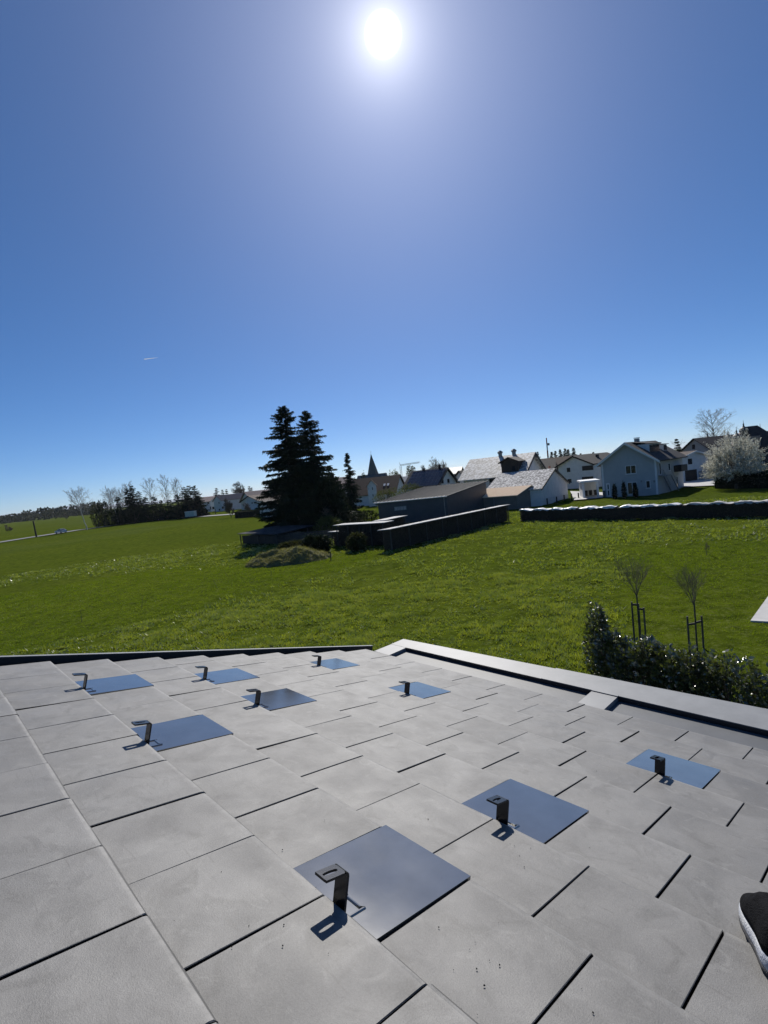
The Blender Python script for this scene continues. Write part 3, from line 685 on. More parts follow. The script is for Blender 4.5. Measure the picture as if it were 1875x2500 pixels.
def conifer(name, label, loc, h, rad, seed, dens=1.0, group=None, mat='needle', low=.03, thin=.0, size=1.0, power=.75, lean=(0, 0)):
    g = np.random.default_rng(seed); root = thing(name, label, 'tree', loc, group=group)
    tp = [np.array([lean[0] * h * t + .15 * math.sin(t * 5 + seed), lean[1] * h * t, h * t]) for t in np.linspace(0, 1, 9)]
    V, F = tubes_np(tp[:-1], tp[1:], [h * .013 * (1 - i / 8.3) + .01 for i in range(8)], [h * .013 * (1 - (i + 1) / 8.3) + .01 for i in range(8)], 6)
    mesh_np('trunk', V, F, MAT['bark'], root)
    P, D, L, Wd = [], [], [], []; BP0, BP1, BR0, BR1 = [], [], [], []
    nw = int(h * 2.3 * dens); zs = np.linspace(low, .985, nw)
    for z in zs:
        nb = g.integers(4, 8)
        for q in range(nb):
            if g.uniform() < thin: continue
            zz = min(.99, max(.0, z + g.normal(0, .006))); az = g.uniform(0, 6.283)
            prof = rad * (1 - zz) ** power * (1.0 if zz > .12 else .75 + zz * 2)
            Lb = prof * (g.uniform(.5, .8) if g.uniform() < .3 else g.uniform(.75, 1.2)) + .12
            o = np.array([math.cos(az), math.sin(az), 0]); sag = g.uniform(.05, .35) * (1 - zz * .8); ba = tp[0] + (tp[-1] - tp[0]) * zz; ba[2] = zz * h
            ns = max(4, int(Lb * 4.2 * dens)); t = np.linspace(.12, 1, ns)
            pts = ba + o * (Lb * t)[:, None]; pts[:, 2] += -sag * Lb * t + .42 * sag * Lb * t ** 3 + (.25 * Lb * t if zz > .85 else 0)
            BP0.append(ba); BP1.append(pts[len(pts) // 2]); BR0.append(.03 * Lb ** .5 + .005); BR1.append(.012)
            side = np.array([-o[1], o[0], 0])
            for sgn, dn, rep in ((1, .35, 1), (-1, .35, 1), (0, 1.0, 1), (.6, .7, 1), (-.6, .7, 1)):
                m = len(pts); d = o * .55 + side * sgn * .8 + np.array([0, 0, -dn * .6]); dd = d + g.normal(0, .22, (m, 3)); dd /= np.linalg.norm(dd, axis=1, keepdims=True)
                P.append(pts + g.normal(0, .05, (m, 3))); D.append(dd)
                l = (.30 + .42 * (1 - zz)) * g.uniform(.6, 1.3, m) * size * (1.15 - .5 * t); L.append(l); Wd.append(l * .16 + .02)
    V, F = sprays(np.vstack(P), np.vstack(D), np.concatenate(L), np.concatenate(Wd), seed)
    mesh_np('crown', V, F, MAT[mat], root)
    V, F = tubes_np(BP0, BP1, BR0, BR1, 3); mesh_np('boughs', V, F, MAT['bark'], root)
    return root
def shrub(name, label, loc, size, n, leaf, mat, seed, cat='bush', group=None, stems=9, upright=.3, core=.35, quadleaf=False, taper=0.0, stemmat='twig', curve=2.0):
    g = np.random.default_rng(seed); root = thing(name, label, cat, loc, group=group); sx, sy, sz = size
    d = g.normal(0, 1, (n, 3)); d /= np.linalg.norm(d, axis=1, keepdims=True); d[:, 2] = np.abs(d[:, 2]) * 1.0
    rr = g.uniform(core, 1, n) ** .5
    lump = .78 + .44 * vnoise(d[:, 0] * curve + seed, d[:, 1] * curve + d[:, 2] * curve, seed)
    zz = g.uniform(0.02, 1, n)
    prof = np.sqrt(np.clip(1 - (2 * zz - 1) ** 2 * .8, .05, 1)) * (1 - taper * zz)
    az = g.uniform(0, 6.283, n); lump2 = .72 + .56 * vnoise(np.cos(az) * 1.6 + seed * 3.1, np.sin(az) * 1.6 + zz * 3, seed)
    ztop = .8 + .35 * vnoise(np.cos(az) * rr * 2.2 + 5 + seed, np.sin(az) * rr * 2.2, seed + 5)
    P = np.stack([np.cos(az) * rr * prof * lump2 * sx, np.sin(az) * rr * prof * lump2 * sy, zz * sz * ztop], 1)
    D = np.stack([np.cos(az), np.sin(az), np.full(n, upright * 2)], 1) + g.normal(0, .7, (n, 3)); D /= np.linalg.norm(D, axis=1, keepdims=True)
    Lf = leaf * g.uniform(.6, 1.4, n)
    s = g.normal(0, 1, (n, 3)); s -= D * (s * D).sum(1, keepdims=True); s /= np.linalg.norm(s, axis=1, keepdims=True) + 1e-9
    if quadleaf:
        wv = s * (Lf * .26)[:, None]; mid = P + D * (Lf * .45)[:, None]
        V = np.stack([P, mid + wv, P + D * Lf[:, None], mid - wv], 1).reshape(-1, 3); F = np.arange(n * 4).reshape(-1, 4)
    else:
        wv = s * (Lf * .28)[:, None]; V = np.stack([P - wv, P + wv, P + D * Lf[:, None]], 1).reshape(-1, 3); F = np.arange(n * 3).reshape(-1, 3)
    mesh_np('foliage', V, F, MAT[mat], root)
    q = g.integers(0, n, stems * 3); e0, e1 = [], []
    for k in range(stems):
        b = np.array([g.normal(0, sx * .18), g.normal(0, sy * .18), 0]); m = P[q[k]] * .6 + b * .4; m[2] = P[q[k]][2] * .6; e0 += [b, m, m]; e1 += [m, P[q[k + stems]] * .3 + m * .7 + [0, 0, .1], P[q[k]]]
    V, F = tubes_np(e0, e1, [max(.012, .02 * sz)] * len(e0), [max(.006, .01 * sz)] * len(e0), 4); mesh_np('stems', V, F, MAT[stemmat], root)
    return root

def oval_tree(seed, h, rad, base=.28, nb=34, rise=.9, r0=None, droop=0.0, tw=6):
    r = random.Random(seed); r0 = r0 or h * .013; segs = []; P = [np.array([0, 0, 0.0])]; lx, ly = r.gauss(0, .01), r.gauss(0, .01)
    for i in range(1, 11): P.append(np.array([h * lx * i + r.gauss(0, h * .004), h * ly * i + r.gauss(0, h * .004), h * i / 10]))
    for i in range(10): segs.append((P[i], P[i + 1], r0 * (1 - i / 10.5), r0 * (1 - (i + 1) / 10.5), 0))
    for k in range(nb):
        t = base + (.96 - base) * (k + r.random()) / nb; i = min(9, int(t * 10)); p = P[i] + (P[i + 1] - P[i]) * (t * 10 - i)
        q = (t - base) / (1 - base); L = rad * (math.sin(math.pi * min(1, q * .78 + .20)) ** .7) * r.uniform(.7, 1.2); az = k * 2.4 + r.uniform(-.5, .5)
        d = np.array([math.cos(az), math.sin(az), rise * r.uniform(.7, 1.3)]); d /= np.linalg.norm(d); rr = r0 * .34 * (1 - .6 * q); pt = p; L *= math.sqrt(1 + (rise * .6) ** 2)
        for m in range(4):
            d = d + np.array([r.gauss(0, .13), r.gauss(0, .13), .10 - droop * m * .16]); d /= np.linalg.norm(d); e = pt + d * L / 4; segs.append((pt, e, rr * (1 - .22 * m), rr * (1 - .22 * (m + 1)), 1 if m < 2 else 2))
            for w in range(tw // 2 if m else 1):
                td = d + np.array([r.gauss(0, .6), r.gauss(0, .6), .15 + r.gauss(0, .35) - droop * .6]); td /= np.linalg.norm(td); te = e + td * L * r.uniform(.18, .38); segs.append((e, te, rr * .3, rr * .18, 3))
                for v in range(3):
                    vd = td + np.array([r.gauss(0, .6), r.gauss(0, .6), r.gauss(0, .5) - droop * .9]); vd /= np.linalg.norm(vd); s_ = e + (te - e) * r.uniform(.3, 1); segs.append((s_, s_ + vd * L * r.uniform(.08, .18), rr * .16, rr * .1, 4))
            pt = e
    return segs

# ================================================================== builders: houses
def w3(p, z): return np.array([p[0], p[1], z], float)
def house(name, label, p0, p1, L, he, hr, wall, roofm, over=.45, th=.16, axis=None, t=.5, cat='house', z0=-.2, he1=None, group=None, root=None):
    p0, p1 = np.array(p0[:2], float), np.array(p1[:2], float); g = p1 - p0; wd = np.linalg.norm(g); g = g / wd
    if axis is None:
        ax = np.array([-g[1], g[0]]); mid = (p0 + p1) / 2
        if ax @ mid < 0: ax = -ax
    else: ax = np.array(axis, float); ax /= np.linalg.norm(ax)
    he1 = he if he1 is None else he1
    if root is None: root = thing(name, label, cat, (p0[0], p0[1], 0), group=group)
    O = np.array(root.location)
    q0, q1 = p0 + ax * L, p1 + ax * L; m0, m1 = p0 + g * wd * t, q0 + g * wd * t
    mb = MB(); A = [w3(p0, z0), w3(p1, z0), w3(p1, he1), w3(m0, hr), w3(p0, he)]; B = [w3(q0, z0), w3(q1, z0), w3(q1, he1), w3(m1, hr), w3(q0, he)]
    mb.prism(A, B); mb.build('wall', wall, root, org=O)
    slopes = []
    for (a, b, e, sg) in ((p0, q0, he, -1), (p1, q1, he1, 1)):
        run = wd * (t if sg < 0 else 1 - t); sl = (hr - e) / max(run, 1e-6)
        lo0, lo1 = a + g * sg * over - ax * over, b + g * sg * over + ax * over; hi0, hi1 = m0 - ax * over, m1 + ax * over
        zl, zh = e - sl * over + .02, hr + .02
        s = MB().hexa([w3(lo0, zl), w3(lo1, zl), w3(hi1, zh), w3(hi0, zh), w3(lo0, zl + th), w3(lo1, zl + th), w3(hi1, zh + th * 1.05), w3(hi0, zh + th * 1.05)])
        slopes.append(s.build('roof', roofm, root, org=O))
    return dict(root=root, O=O, p0=p0, p1=p1, q0=q0, q1=q1, m0=m0, m1=m1, g=g, ax=ax, he=he, hr=hr, roofs=slopes)
def facing(P, Q):
    P, Q = np.array(P[:2], float), np.array(Q[:2], float); tt = (Q - P) / np.linalg.norm(Q - P); n = np.array([tt[1], -tt[0]])
    if n @ P > 0: n = -n
    return P, tt, n
def window(h, P, Q, box, frame='trim', pane='glass', fw=.09, bars=0, sill=True, name='window', bars_h=0, px=True, d=.06):
    P, tt, n = facing(P, Q); O = h['O']
    if px: (s0, z1), (s1, z0) = wallpx(P, Q, box[0], box[1]), wallpx(P, Q, box[2], box[3])
    else: s0, z0, s1, z1 = box
    if s1 < s0: s0, s1 = s1, s0
    if z1 < z0: z0, z1 = z1, z0
    def bar(mb, a, b, c, e, o0, o1):
        f = lambda s, z, o: w3(P + tt * s + n * o, z)
        mb.hexa([f(a, c, o0), f(b, c, o0), f(b, c, o1), f(a, c, o1), f(a, e, o0), f(b, e, o0), f(b, e, o1), f(a, e, o1)])
    mb = MB()
    bar(mb, s0, s0 + fw, z0, z1, .003, d); bar(mb, s1 - fw, s1, z0, z1, .003, d)
    bar(mb, s0 + fw, s1 - fw, z1 - fw, z1, .003, d); bar(mb, s0 + fw, s1 - fw, z0, z0 + fw, .003, d)
    for k in range(bars):
        c = s0 + (s1 - s0) * (k + 1) / (bars + 1); bar(mb, c - fw * .5, c + fw * .5, z0 + fw, z1 - fw, .003, d - .006)
    for k in range(bars_h):
        c = z0 + (z1 - z0) * (k + 1) / (bars_h + 1); bar(mb, s0 + fw, s1 - fw, c - fw * .5, c + fw * .5, .003, d - .009)
    fo = mb.build(name, MAT[frame], h['root'], org=O)
    mb = MB(); bar(mb, s0 + fw * .9, s1 - fw * .9, z0 + fw * .9, z1 - fw * .9, .002, d * .35); mb.build('pane', MAT[pane], fo, org=O)
    if sill:
        mb = MB(); bar(mb, s0 - .08, s1 + .08, z0 - .06, z0 - .004, .003, d + .08); mb.build('sill', MAT['trim'], fo, org=O)
    return fo
def block(h, name, P, Q, s0, s1, z0, z1, o0, o1, mat, parent=None):
    P, tt, n = facing(P, Q); f = lambda s, z, o: w3(P + tt * s + n * o, z)
    mb = MB().hexa([f(s0, z0, o0), f(s1, z0, o0), f(s1, z0, o1), f(s0, z0, o1), f(s0, z1, o0), f(s1, z1, o0), f(s1, z1, o1), f(s0, z1, o1)])
    return mb.build(name, MAT[mat], parent or h['root'], org=h['O'])
def chimney(h, along, across, w=.6, z0=None, top=1.2, mat='plaster_c', cap=True):
    c = h['m0'] + h['ax'] * along + h['g'] * across; z0 = h['hr'] - .6 if z0 is None else z0; zt = h['hr'] + top
    a, b = h['ax'] * w / 2, h['g'] * w / 2
    mb = MB().obox(w3(c, (z0 + zt) / 2), np.append(a, 0), np.append(b, 0), (0, 0, (zt - z0) / 2))
    o = mb.build('chimney', MAT[mat], h['roofs'][0], org=h['O'])
    if cap: MB().obox(w3(c, zt + .12), np.append(a * 1.15, 0), np.append(b * 1.15, 0), (0, 0, .05)).build('chimney_cap', MAT['steel'], h['roofs'][0], org=h['O'])
    return o
def verge_board(h, mat='trim', wd=.22, end=0, over=.45):
    for sg, pe, he in ((-1, h['p0'], h['he']), (1, h['p1'], h['he'])):
        d = h['m0'] - pe; run = np.linalg.norm(d); sl = (h['hr'] - he) / run; d = d / run
        a = pe - d * over - h['ax'] * (over + .03); b = h['m0'] - h['ax'] * (over + .03); k = h['ax'] * .05
        z0, z1 = he - sl * over, h['hr']
        MB().hexa([w3(a - k, z0 - wd), w3(a + k, z0 - wd), w3(b + k, z1 - wd), w3(b - k, z1 - wd), w3(a - k, z0 + .17), w3(a + k, z0 + .17), w3(b + k, z1 + .17), w3(b - k, z1 + .17)]).build('verge_board', MAT[mat], h['root'], org=h['O'])

# ================================================================== buildings
def g2(px, py): return gp(px, py)[:2]
GD, AX = np.array([.61, .79]) / math.hypot(.61, .79), np.array([-.79, .61]) / math.hypot(.61, .79)
# light blue house
h = house('blue_house', 'light blue plastered house with broad gable, dark roof and outside stair', g2(1472, 1213.4), g2(1607.6, 1206.6), 15.3, 5.75, 8.75, MAT['plaster_b'], MAT['roof_dark'], over=.75)
verge_board(h, 'trim', .2, over=.75)
P, Q = h['p0'], h['p1']
window(h, P, Q, (1526.4, 1137.2, 1554.1, 1156), bars=1)
window(h, P, Q, (1530.9, 1177.7, 1557.5, 1206.0), bars=1, sill=False, name='patio_door')
window(h, P, Q, (1576.3, 1173.6, 1588.8, 1191.5))
window(h, P, Q, (1479.8, 1180.3, 1491.2, 1212.0), sill=False, name='door', bars_h=1, fw=.2)
block(h, 'utility_box', P, Q, *sorted((wallpx(P, Q, 1472.5, 1205)[0] + .1, wallpx(P, Q, 1478.5, 1205)[0])), .0, 1.1, .003, .3, 'roof_green')
for q_ in (0.12, 8.55): block(h, 'corner_pilaster', P, Q, q_, q_ + .28, 0, 5.6, .004, .05, 'trim')
for px_ in (1520.5, 1566, 1597):
    s_, z_ = wallpx(P, Q, px_, 1175); block(h, 'wall_lamp', P, Q, s_ - .08, s_ + .08, z_ - .16, z_ + .16, .003, .14, 'steel')
P, Q = h['p1'], h['q1']
window(h, P, Q, (6.2, 3.4, 7.4, 4.7), px=False); window(h, P, Q, (1.2, 3.05, 2.2, 5.0), px=False, sill=False, name='door')
window(h, P, Q, (10.5, .1, 11.5, 2.2), px=False, sill=False, name='door')
block(h, 'planter_balcony', P, Q, 9.6, 13.4, 3.0, 4.1, .004, 1.2, 'dark_wood')
pl = block(h, 'stair_landing', P, Q, .5, 2.6, 2.85, 3.0, .004, 1.4, 'steel')
P_, tt_, n_ = facing(P, Q)
for k in range(14):
    block(h, 'step', P, Q, 2.62 + k * .26, 2.86 + k * .26, 2.75 - k * .2, 2.80 - k * .2, .25, 1.35, 'steel', pl)
for o_ in (.2, 1.38):
    mb = MB(); a = P_ + tt_ * 2.6 + n_ * o_; b = P_ + tt_ * 6.3 + n_ * o_
    mb.tube(w3(a, 2.75), w3(b, -.05), .07, .07, 5); mb.tube(w3(a, 3.85), w3(b, 1.0), .03, .03, 5); mb.tube(w3(P_ + tt_ * .5 + n_ * o_, 3.9), w3(a, 3.85), .03, .03, 5)
    for k in range(7): c0 = a + (b - a) * k / 6; zz = 2.75 - 2.8 * k / 6; mb.tube(w3(c0, zz), w3(c0, zz + 1.08), .018, .018, 4)
    mb.build('railing', MAT['steel'], pl, org=h['O'])
# dormers on its right slope
def dormer(h, a0, a1, c0, c1, z0, z1, mat, roofm, win=None, sg=1, zr=None):
    f = lambda a, c, z: w3(h['m0'] + h['ax'] * a + h['g'] * c * sg, z)
    mb = MB().hexa([f(a0, c0, z0), f(a1, c0, z0), f(a1, c1, z0), f(a0, c1, z0), f(a0, c0, z1), f(a1, c0, z1), f(a1, c1, z1), f(a0, c1, z1)])
    o = mb.build('dormer', mat, h['root'], org=h['O']); zr = zr or z1 + .25
    mb = MB().hexa([f(a0 - .2, c0 - .3, zr), f(a1 + .2, c0 - .3, zr), f(a1 + .2, c1 + .35, z1 + .004), f(a0 - .2, c1 + .35, z1 + .004), f(a0 - .2, c0 - .3, zr + .1), f(a1 + .2, c0 - .3, zr + .1), f(a1 + .2, c1 + .35, z1 + .1), f(a0 - .2, c1 + .35, z1 + .1)])
    mb.build('dormer_roof', roofm, o, org=h['O'])
    if win:
        for k in range(win):
            b0 = a0 + (a1 - a0) * (k + .08) / win; b1 = a0 + (a1 - a0) * (k + .92) / win
            MB().hexa([f(b0, c1 + .003, z0 + .35), f(b1, c1 + .003, z0 + .35), f(b1, c1 + .05, z0 + .35), f(b0, c1 + .05, z0 + .35), f(b0, c1 + .003, z1 - .15), f(b1, c1 + .003, z1 - .15), f(b1, c1 + .05, z1 - .15), f(b0, c1 + .05, z1 - .15)]).build('window', MAT['glass'], o, org=h['O'])
    return o
dormer(h, 2.2, 7.6, .4, 2.9, 6.6, 8.3, MAT['trim'], MAT['roof_dark'], win=5, zr=8.75)
dormer(h, 9.6, 11.6, 1.0, 3.0, 6.6, 8.0, MAT['trim'], MAT['roof_dark'], win=1, zr=8.2)
chimney(h, 6.5, -.3, .7, top=.75)
# carport
c0, c1 = gp(1424, 1216.5), gp(1471, 1212.5); d_ = (c1 - c0)[:2]; d_ /= np.linalg.norm(d_); n_ = np.array([-d_[1], d_[0]])
cp = dict(root=thing('carport', 'white flat-roofed carport left of the light blue house', 'carport', (c0[0], c0[1], 0)), O=np.array([c0[0], c0[1], 0]))
wl = np.linalg.norm((c1 - c0)[:2]) - .25
def cbox(name, s0, s1, o0, o1, z0, z1, mat):
    f = lambda s, o, z: w3(c0[:2] + d_ * s + n_ * o, z)
    return MB().hexa([f(s0, o0, z0), f(s1, o0, z0), f(s1, o1, z0), f(s0, o1, z0), f(s0, o0, z1), f(s1, o0, z1), f(s1, o1, z1), f(s0, o1, z1)]).build(name, MAT[mat], cp['root'], org=cp['O'])
cbox('flat_roof', -.3, wl, -.3, 6, 2.75, 3.05, 'trim')
for s_ in (0, wl - .6):
    cbox('pillar', s_, s_ + .35, 0, .35, -.1, 2.745, 'trim')
cbox('back_wall', 0, wl, 5.4, 5.6, -.1, 2.745, 'plaster_w'); cbox('side_wall', 0, .2, .4, 5.35, -.1, 2.744, 'plaster_w')
for k, (s_, o_) in enumerate(((.9, 3.6), (1.7, 3.9), (2.5, 3.4))):
    f = lambda s, o, z: w3(c0[:2] + d_ * s + n_ * o, z)
    root = thing('waste_bin', ['dark wheeled bin at the left inside the white carport', 'dark wheeled bin in the middle of the white carport', 'dark wheeled bin at the right inside the white carport'][k], 'bin', f(s_, o_, .1), group='bins in the carport'); O = np.array(root.location)
    MB().prism([f(s_ + a, o_ + b, .16) for a, b in ((-.22, -.25), (.22, -.25), (.22, .25), (-.22, .25))], [f(s_ + a, o_ + b, 1.0) for a, b in ((-.29, -.33), (.29, -.33), (.29, .33), (-.29, .33))]).build('bin_body', MAT['dark_wood'], root, org=O)
    MB().prism([f(s_ + a, o_ + b, 1.004) for a, b in ((-.31, -.36), (.31, -.36), (.31, .34), (-.31, .34))], [f(s_ + a, o_ + b, 1.1) for a, b in ((-.26, -.3), (.26, -.3), (.26, .3), (-.26, .3))]).build('lid', MAT['rubber'], root, org=O)

# white gabled house between barn and blue house
P, Q = g2(1367, 1194), g2(1452, 1189.7)
h = house('white_house', 'white gabled house with balconies, behind the carport', P, Q, 13, wallpx(P, Q, 1362, 1139)[1], wallpx(P, Q, 1399, 1114)[1], MAT['plaster_w'], MAT['roof_dark'], over=.7)
window(h, P, Q, (1382.5, 1141.5, 1394, 1153)); window(h, P, Q, (1385, 1168.8, 1397, 1179.6))
for y0, y1 in ((1137.5, 1147), (1164, 1173)): window(h, P, Q, (1421, y0 + .6, 1449, y1), pane='dark_wood', frame='dark_wood', sill=False, name='balcony_opening', fw=.05)
verge_board(h, 'dark_wood', .2, over=.7); chimney(h, 6, 2.2, .6, top=-.2, z0=wallpx(P, Q, 1399, 1114)[1] - 2, mat='roof_dark')
# low white wall and car-park edge beside it
# big white house with mossy roof
Rr = at(1296, 1105, 100); p0, p1 = Rr[:2] - GD * 5.2, Rr[:2] + GD * 5.2
he_ = at(1262, 1155, p0[1])[2]
h = house('mossy_roof_house', 'large white house with mottled grey tiled roof and a black dormer', p0, p1, 12.5, he_, Rr[2] - .15, MAT['plaster_w'], MAT['roof_moss'], over=.9, axis=AX)
window(h, h['p0'], h['p1'], (1282.6, 1126.6, 1291, 1142.7))
for b in ((1194, 1165, 1218, 1176.5), (1195, 1181, 1219, 1193)): window(h, h['p0'], h['q0'], b, frame='dark_wood', sill=True)
verge_board(h, 'dark_wood', .3, over=.9)
s0, s1 = sorted((wallpx(h['p0'], h['q0'], 1224, 1150)[0], wallpx(h['p0'], h['q0'], 1267, 1150)[0]))
P_, tt_, n_ = facing(h['p0'], h['q0']); s0 = max(.8, s0)
f = lambda s, o, z: w3(P_ + tt_ * s - n_ * o, z)
zt = he_ + 2.3; sm = (s0 + s1) / 2
dm_ = MB().prism([f(s0, .15, he_ - .3), f(s1, .15, he_ - .3), f(s1, .15, zt), f(sm, .15, zt + .75), f(s0, .15, zt)], [f(s0, 4.2, he_ - .3), f(s1, 4.2, he_ - .3), f(s1, 4.2, zt), f(sm, 4.2, zt + .75), f(s0, 4.2, zt)]).build('dormer', MAT['dark_wood'], h['root'], org=h['O'])
for a, b in ((s0 - .45, sm), (s1 + .45, sm)):
    MB().hexa([f(a, -.35, zt - .2), f(b, -.35, zt + .77), f(b, 4.3, zt + .77), f(a, 4.3, zt - .2), f(a, -.35, zt - .05), f(b, -.35, zt + .92), f(b, 4.3, zt + .92), f(a, 4.3, zt - .05)]).build('dormer_roof', MAT['dark_wood'], dm_, org=h['O'])
window(h, f(s0, .15, 0), f(s1, .15, 0), (.5, he_ + .5, 1.3, he_ + 1.5), px=False, frame='dark_wood', sill=False)
for px_, py_ in ((1228.5, 1107), (1259.5, 1102)):
    al = 12.5 * (1296 - px_) / (1296 - 1164.5); c = h['m0'] + h['ax'] * al; zr = h['hr']
    mb = MB(); mb.tube(w3(c, zr - .3), w3(c, zr + .7), .38, .38, 10); mb.build('chimney', MAT['plaster_c'], h['roofs'][0], org=h['O'])
    mb = MB(); mb.tube(w3(c, zr + .7), w3(c, zr + 1.0), .5, .55, 10); mb.tube(w3(c, zr + 1.0), w3(c, zr + 1.3), .55, .2, 10); mb.build('chimney_cowl', MAT['steel'], h['roofs'][0], org=h['O'])
# barn
p0, p1 = g2(1321.7, 1233.9), g2(1387.5, 1214.6)
h = house('barn', 'white-gabled barn with grey tiled roof, joined to the mossy-roofed house', p0, p1, 9.8, 2.75, 5.65, MAT['plaster_w'], MAT['roof_barn'], over=.35, axis=AX, cat='barn')
verge_board(h, 'dark_wood', .12, over=.35)
c = h['m0'] + h['ax'] * .9 + h['g'] * .9; mb = MB(); mb.tube(w3(c, 4.8), w3(c, 6.3), .22, .22, 8); mb.build('chimney_pipe', pm('terracotta_pipe', (.45, .2, .13), (.5, .24, .16), 4, rough=.8), h['roofs'][1], org=h['O'])
# garage with terracotta roof
F_ = g2(1263.5, 1241.4); G_ = F_ + np.array([.8, .6]) * 7.2
h = house('garage', 'low garage with a bright terracotta roof beside the grey shed', F_, G_, 10.0, 2.15, 3.35, MAT['plaster_t'], MAT['roof_orange'], over=.25, th=.12, axis=AX, t=.52, cat='garage')
mb = MB(); a_ = h['p0'] - h['ax'] * 0
for k in range(22):                                    # ribs of the roof sheets
    al = .1 + k * .41; lo = h['p0'] - h['g'] * .25 + h['ax'] * al; hi = h['m0'] + h['ax'] * al; sl_ = (3.35 - 2.15) / (np.linalg.norm(h['m0'] - h['p0']))
    mb.tube(w3(lo, 2.15 - sl_ * .25 + .15), w3(hi, 3.5), .035, .035, 4, False)
mb.build('roof_ribs', MAT['roof_orange'], h['roofs'][0], org=h['O'])
mb = MB(); pz = facing(h['p0'], h['q0']); P_, tt_, n_ = pz; mb.tube(w3(P_ + tt_ * 4 + n_ * .12, 2.0), w3(P_ + tt_ * 4 + n_ * .12, 0), .05, .05, 6); mb.build('downpipe', MAT['steel'], h['root'], org=h['O'])

# anthracite shed with standing seam roof
a_, b_ = gp(928, 1287), gp(1094.3, 1267); a_, b_ = a_[:2], b_[:2]
b_ = np.array(b_); a_ = b_ + AX * 14.5 * np.array([1, 1]); a_ = b_ + np.array([-.985, .17]) * 10.6
dp = np.array([.62, .785]); Ls = 13.5
ze, zb_ = 3.45, 4.75
root = thing('grey_shed', 'anthracite metal shed with a light grey single-pitch seamed roof', 'shed', (a_[0], a_[1], 0)); O = np.array(root.location)
MB().hexa([w3(a_, -.2), w3(b_, -.2), w3(b_ + dp * Ls, -.2), w3(a_ + dp * Ls, -.2), w3(a_, ze), w3(b_, ze), w3(b_ + dp * Ls, zb_), w3(a_ + dp * Ls, zb_)]).build('wall', MAT['clad'], root, org=O)
u_ = (b_ - a_) / np.linalg.norm(b_ - a_); e_ = .35
cor = [a_ - u_ * e_ - dp * e_, b_ + u_ * e_ - dp * e_, b_ + u_ * e_ + dp * (Ls + e_), a_ - u_ * e_ + dp * (Ls + e_)]
sl_ = (zb_ - ze) / Ls; zz = [ze - sl_ * e_, ze - sl_ * e_, zb_ + sl_ * e_, zb_ + sl_ * e_]
ro = MB().hexa([w3(c, z + .01) for c, z in zip(cor, zz)] + [w3(c, z + .16) for c, z in zip(cor, zz)]).build('roof', MAT['seam'], root, org=O)
for k in range(19):
    q0 = cor[0] + (cor[1] - cor[0]) * (k + .5) / 19; q1 = q0 + (cor[3] - cor[0])
    MB().hexa([w3(q0 - u_ * .02, zz[0] + .155), w3(q0 + u_ * .02, zz[0] + .155), w3(q1 + u_ * .02, zz[2] + .155), w3(q1 - u_ * .02, zz[2] + .155), w3(q0 - u_ * .02, zz[0] + .25), w3(q0 + u_ * .02, zz[0] + .25), w3(q1 + u_ * .02, zz[2] + .25), w3(q1 - u_ * .02, zz[2] + .25)]).build('seam', MAT['seam'], ro, org=O)
MB().tube(w3(cor[0] - dp * .07, zz[0] + .05), w3(cor[1] - dp * .07, zz[1] + .05), .08, .08, 8).build('gutter', MAT['white_paint'], root, org=O)
nf = np.array([u_[1], -u_[0]])
MB().tube(w3(b_ - u_ * .35 + nf * .1, 0), w3(b_ - u_ * .35 + nf * .1, ze - .1), .06, .06, 8).build('downpipe', MAT['steel'], root, org=O)
for k in range(24):                                    # cladding boards of the long front
    s_ = .1 + k * .44
    MB().hexa([w3(a_ + u_ * q_ + nf * o, z) for z in (0, ze - .1) for q_, o in ((s_, .003), (s_ + .415, .003), (s_ + .415, .03), (s_, .03))]).build('cladding_board', MAT['clad'], root, org=O)
hh = dict(root=root, O=O)
s0 = wallpx(a_, b_, 963, 1245)[0]; window(hh, a_, b_, (max(.6, s0), 2.0, max(.6, s0) + 1.9, 2.62), px=False, frame='steel', pane='sheet_white', bars=3, sill=False, d=.09)
P2, Q2 = b_, b_ + dp * Ls

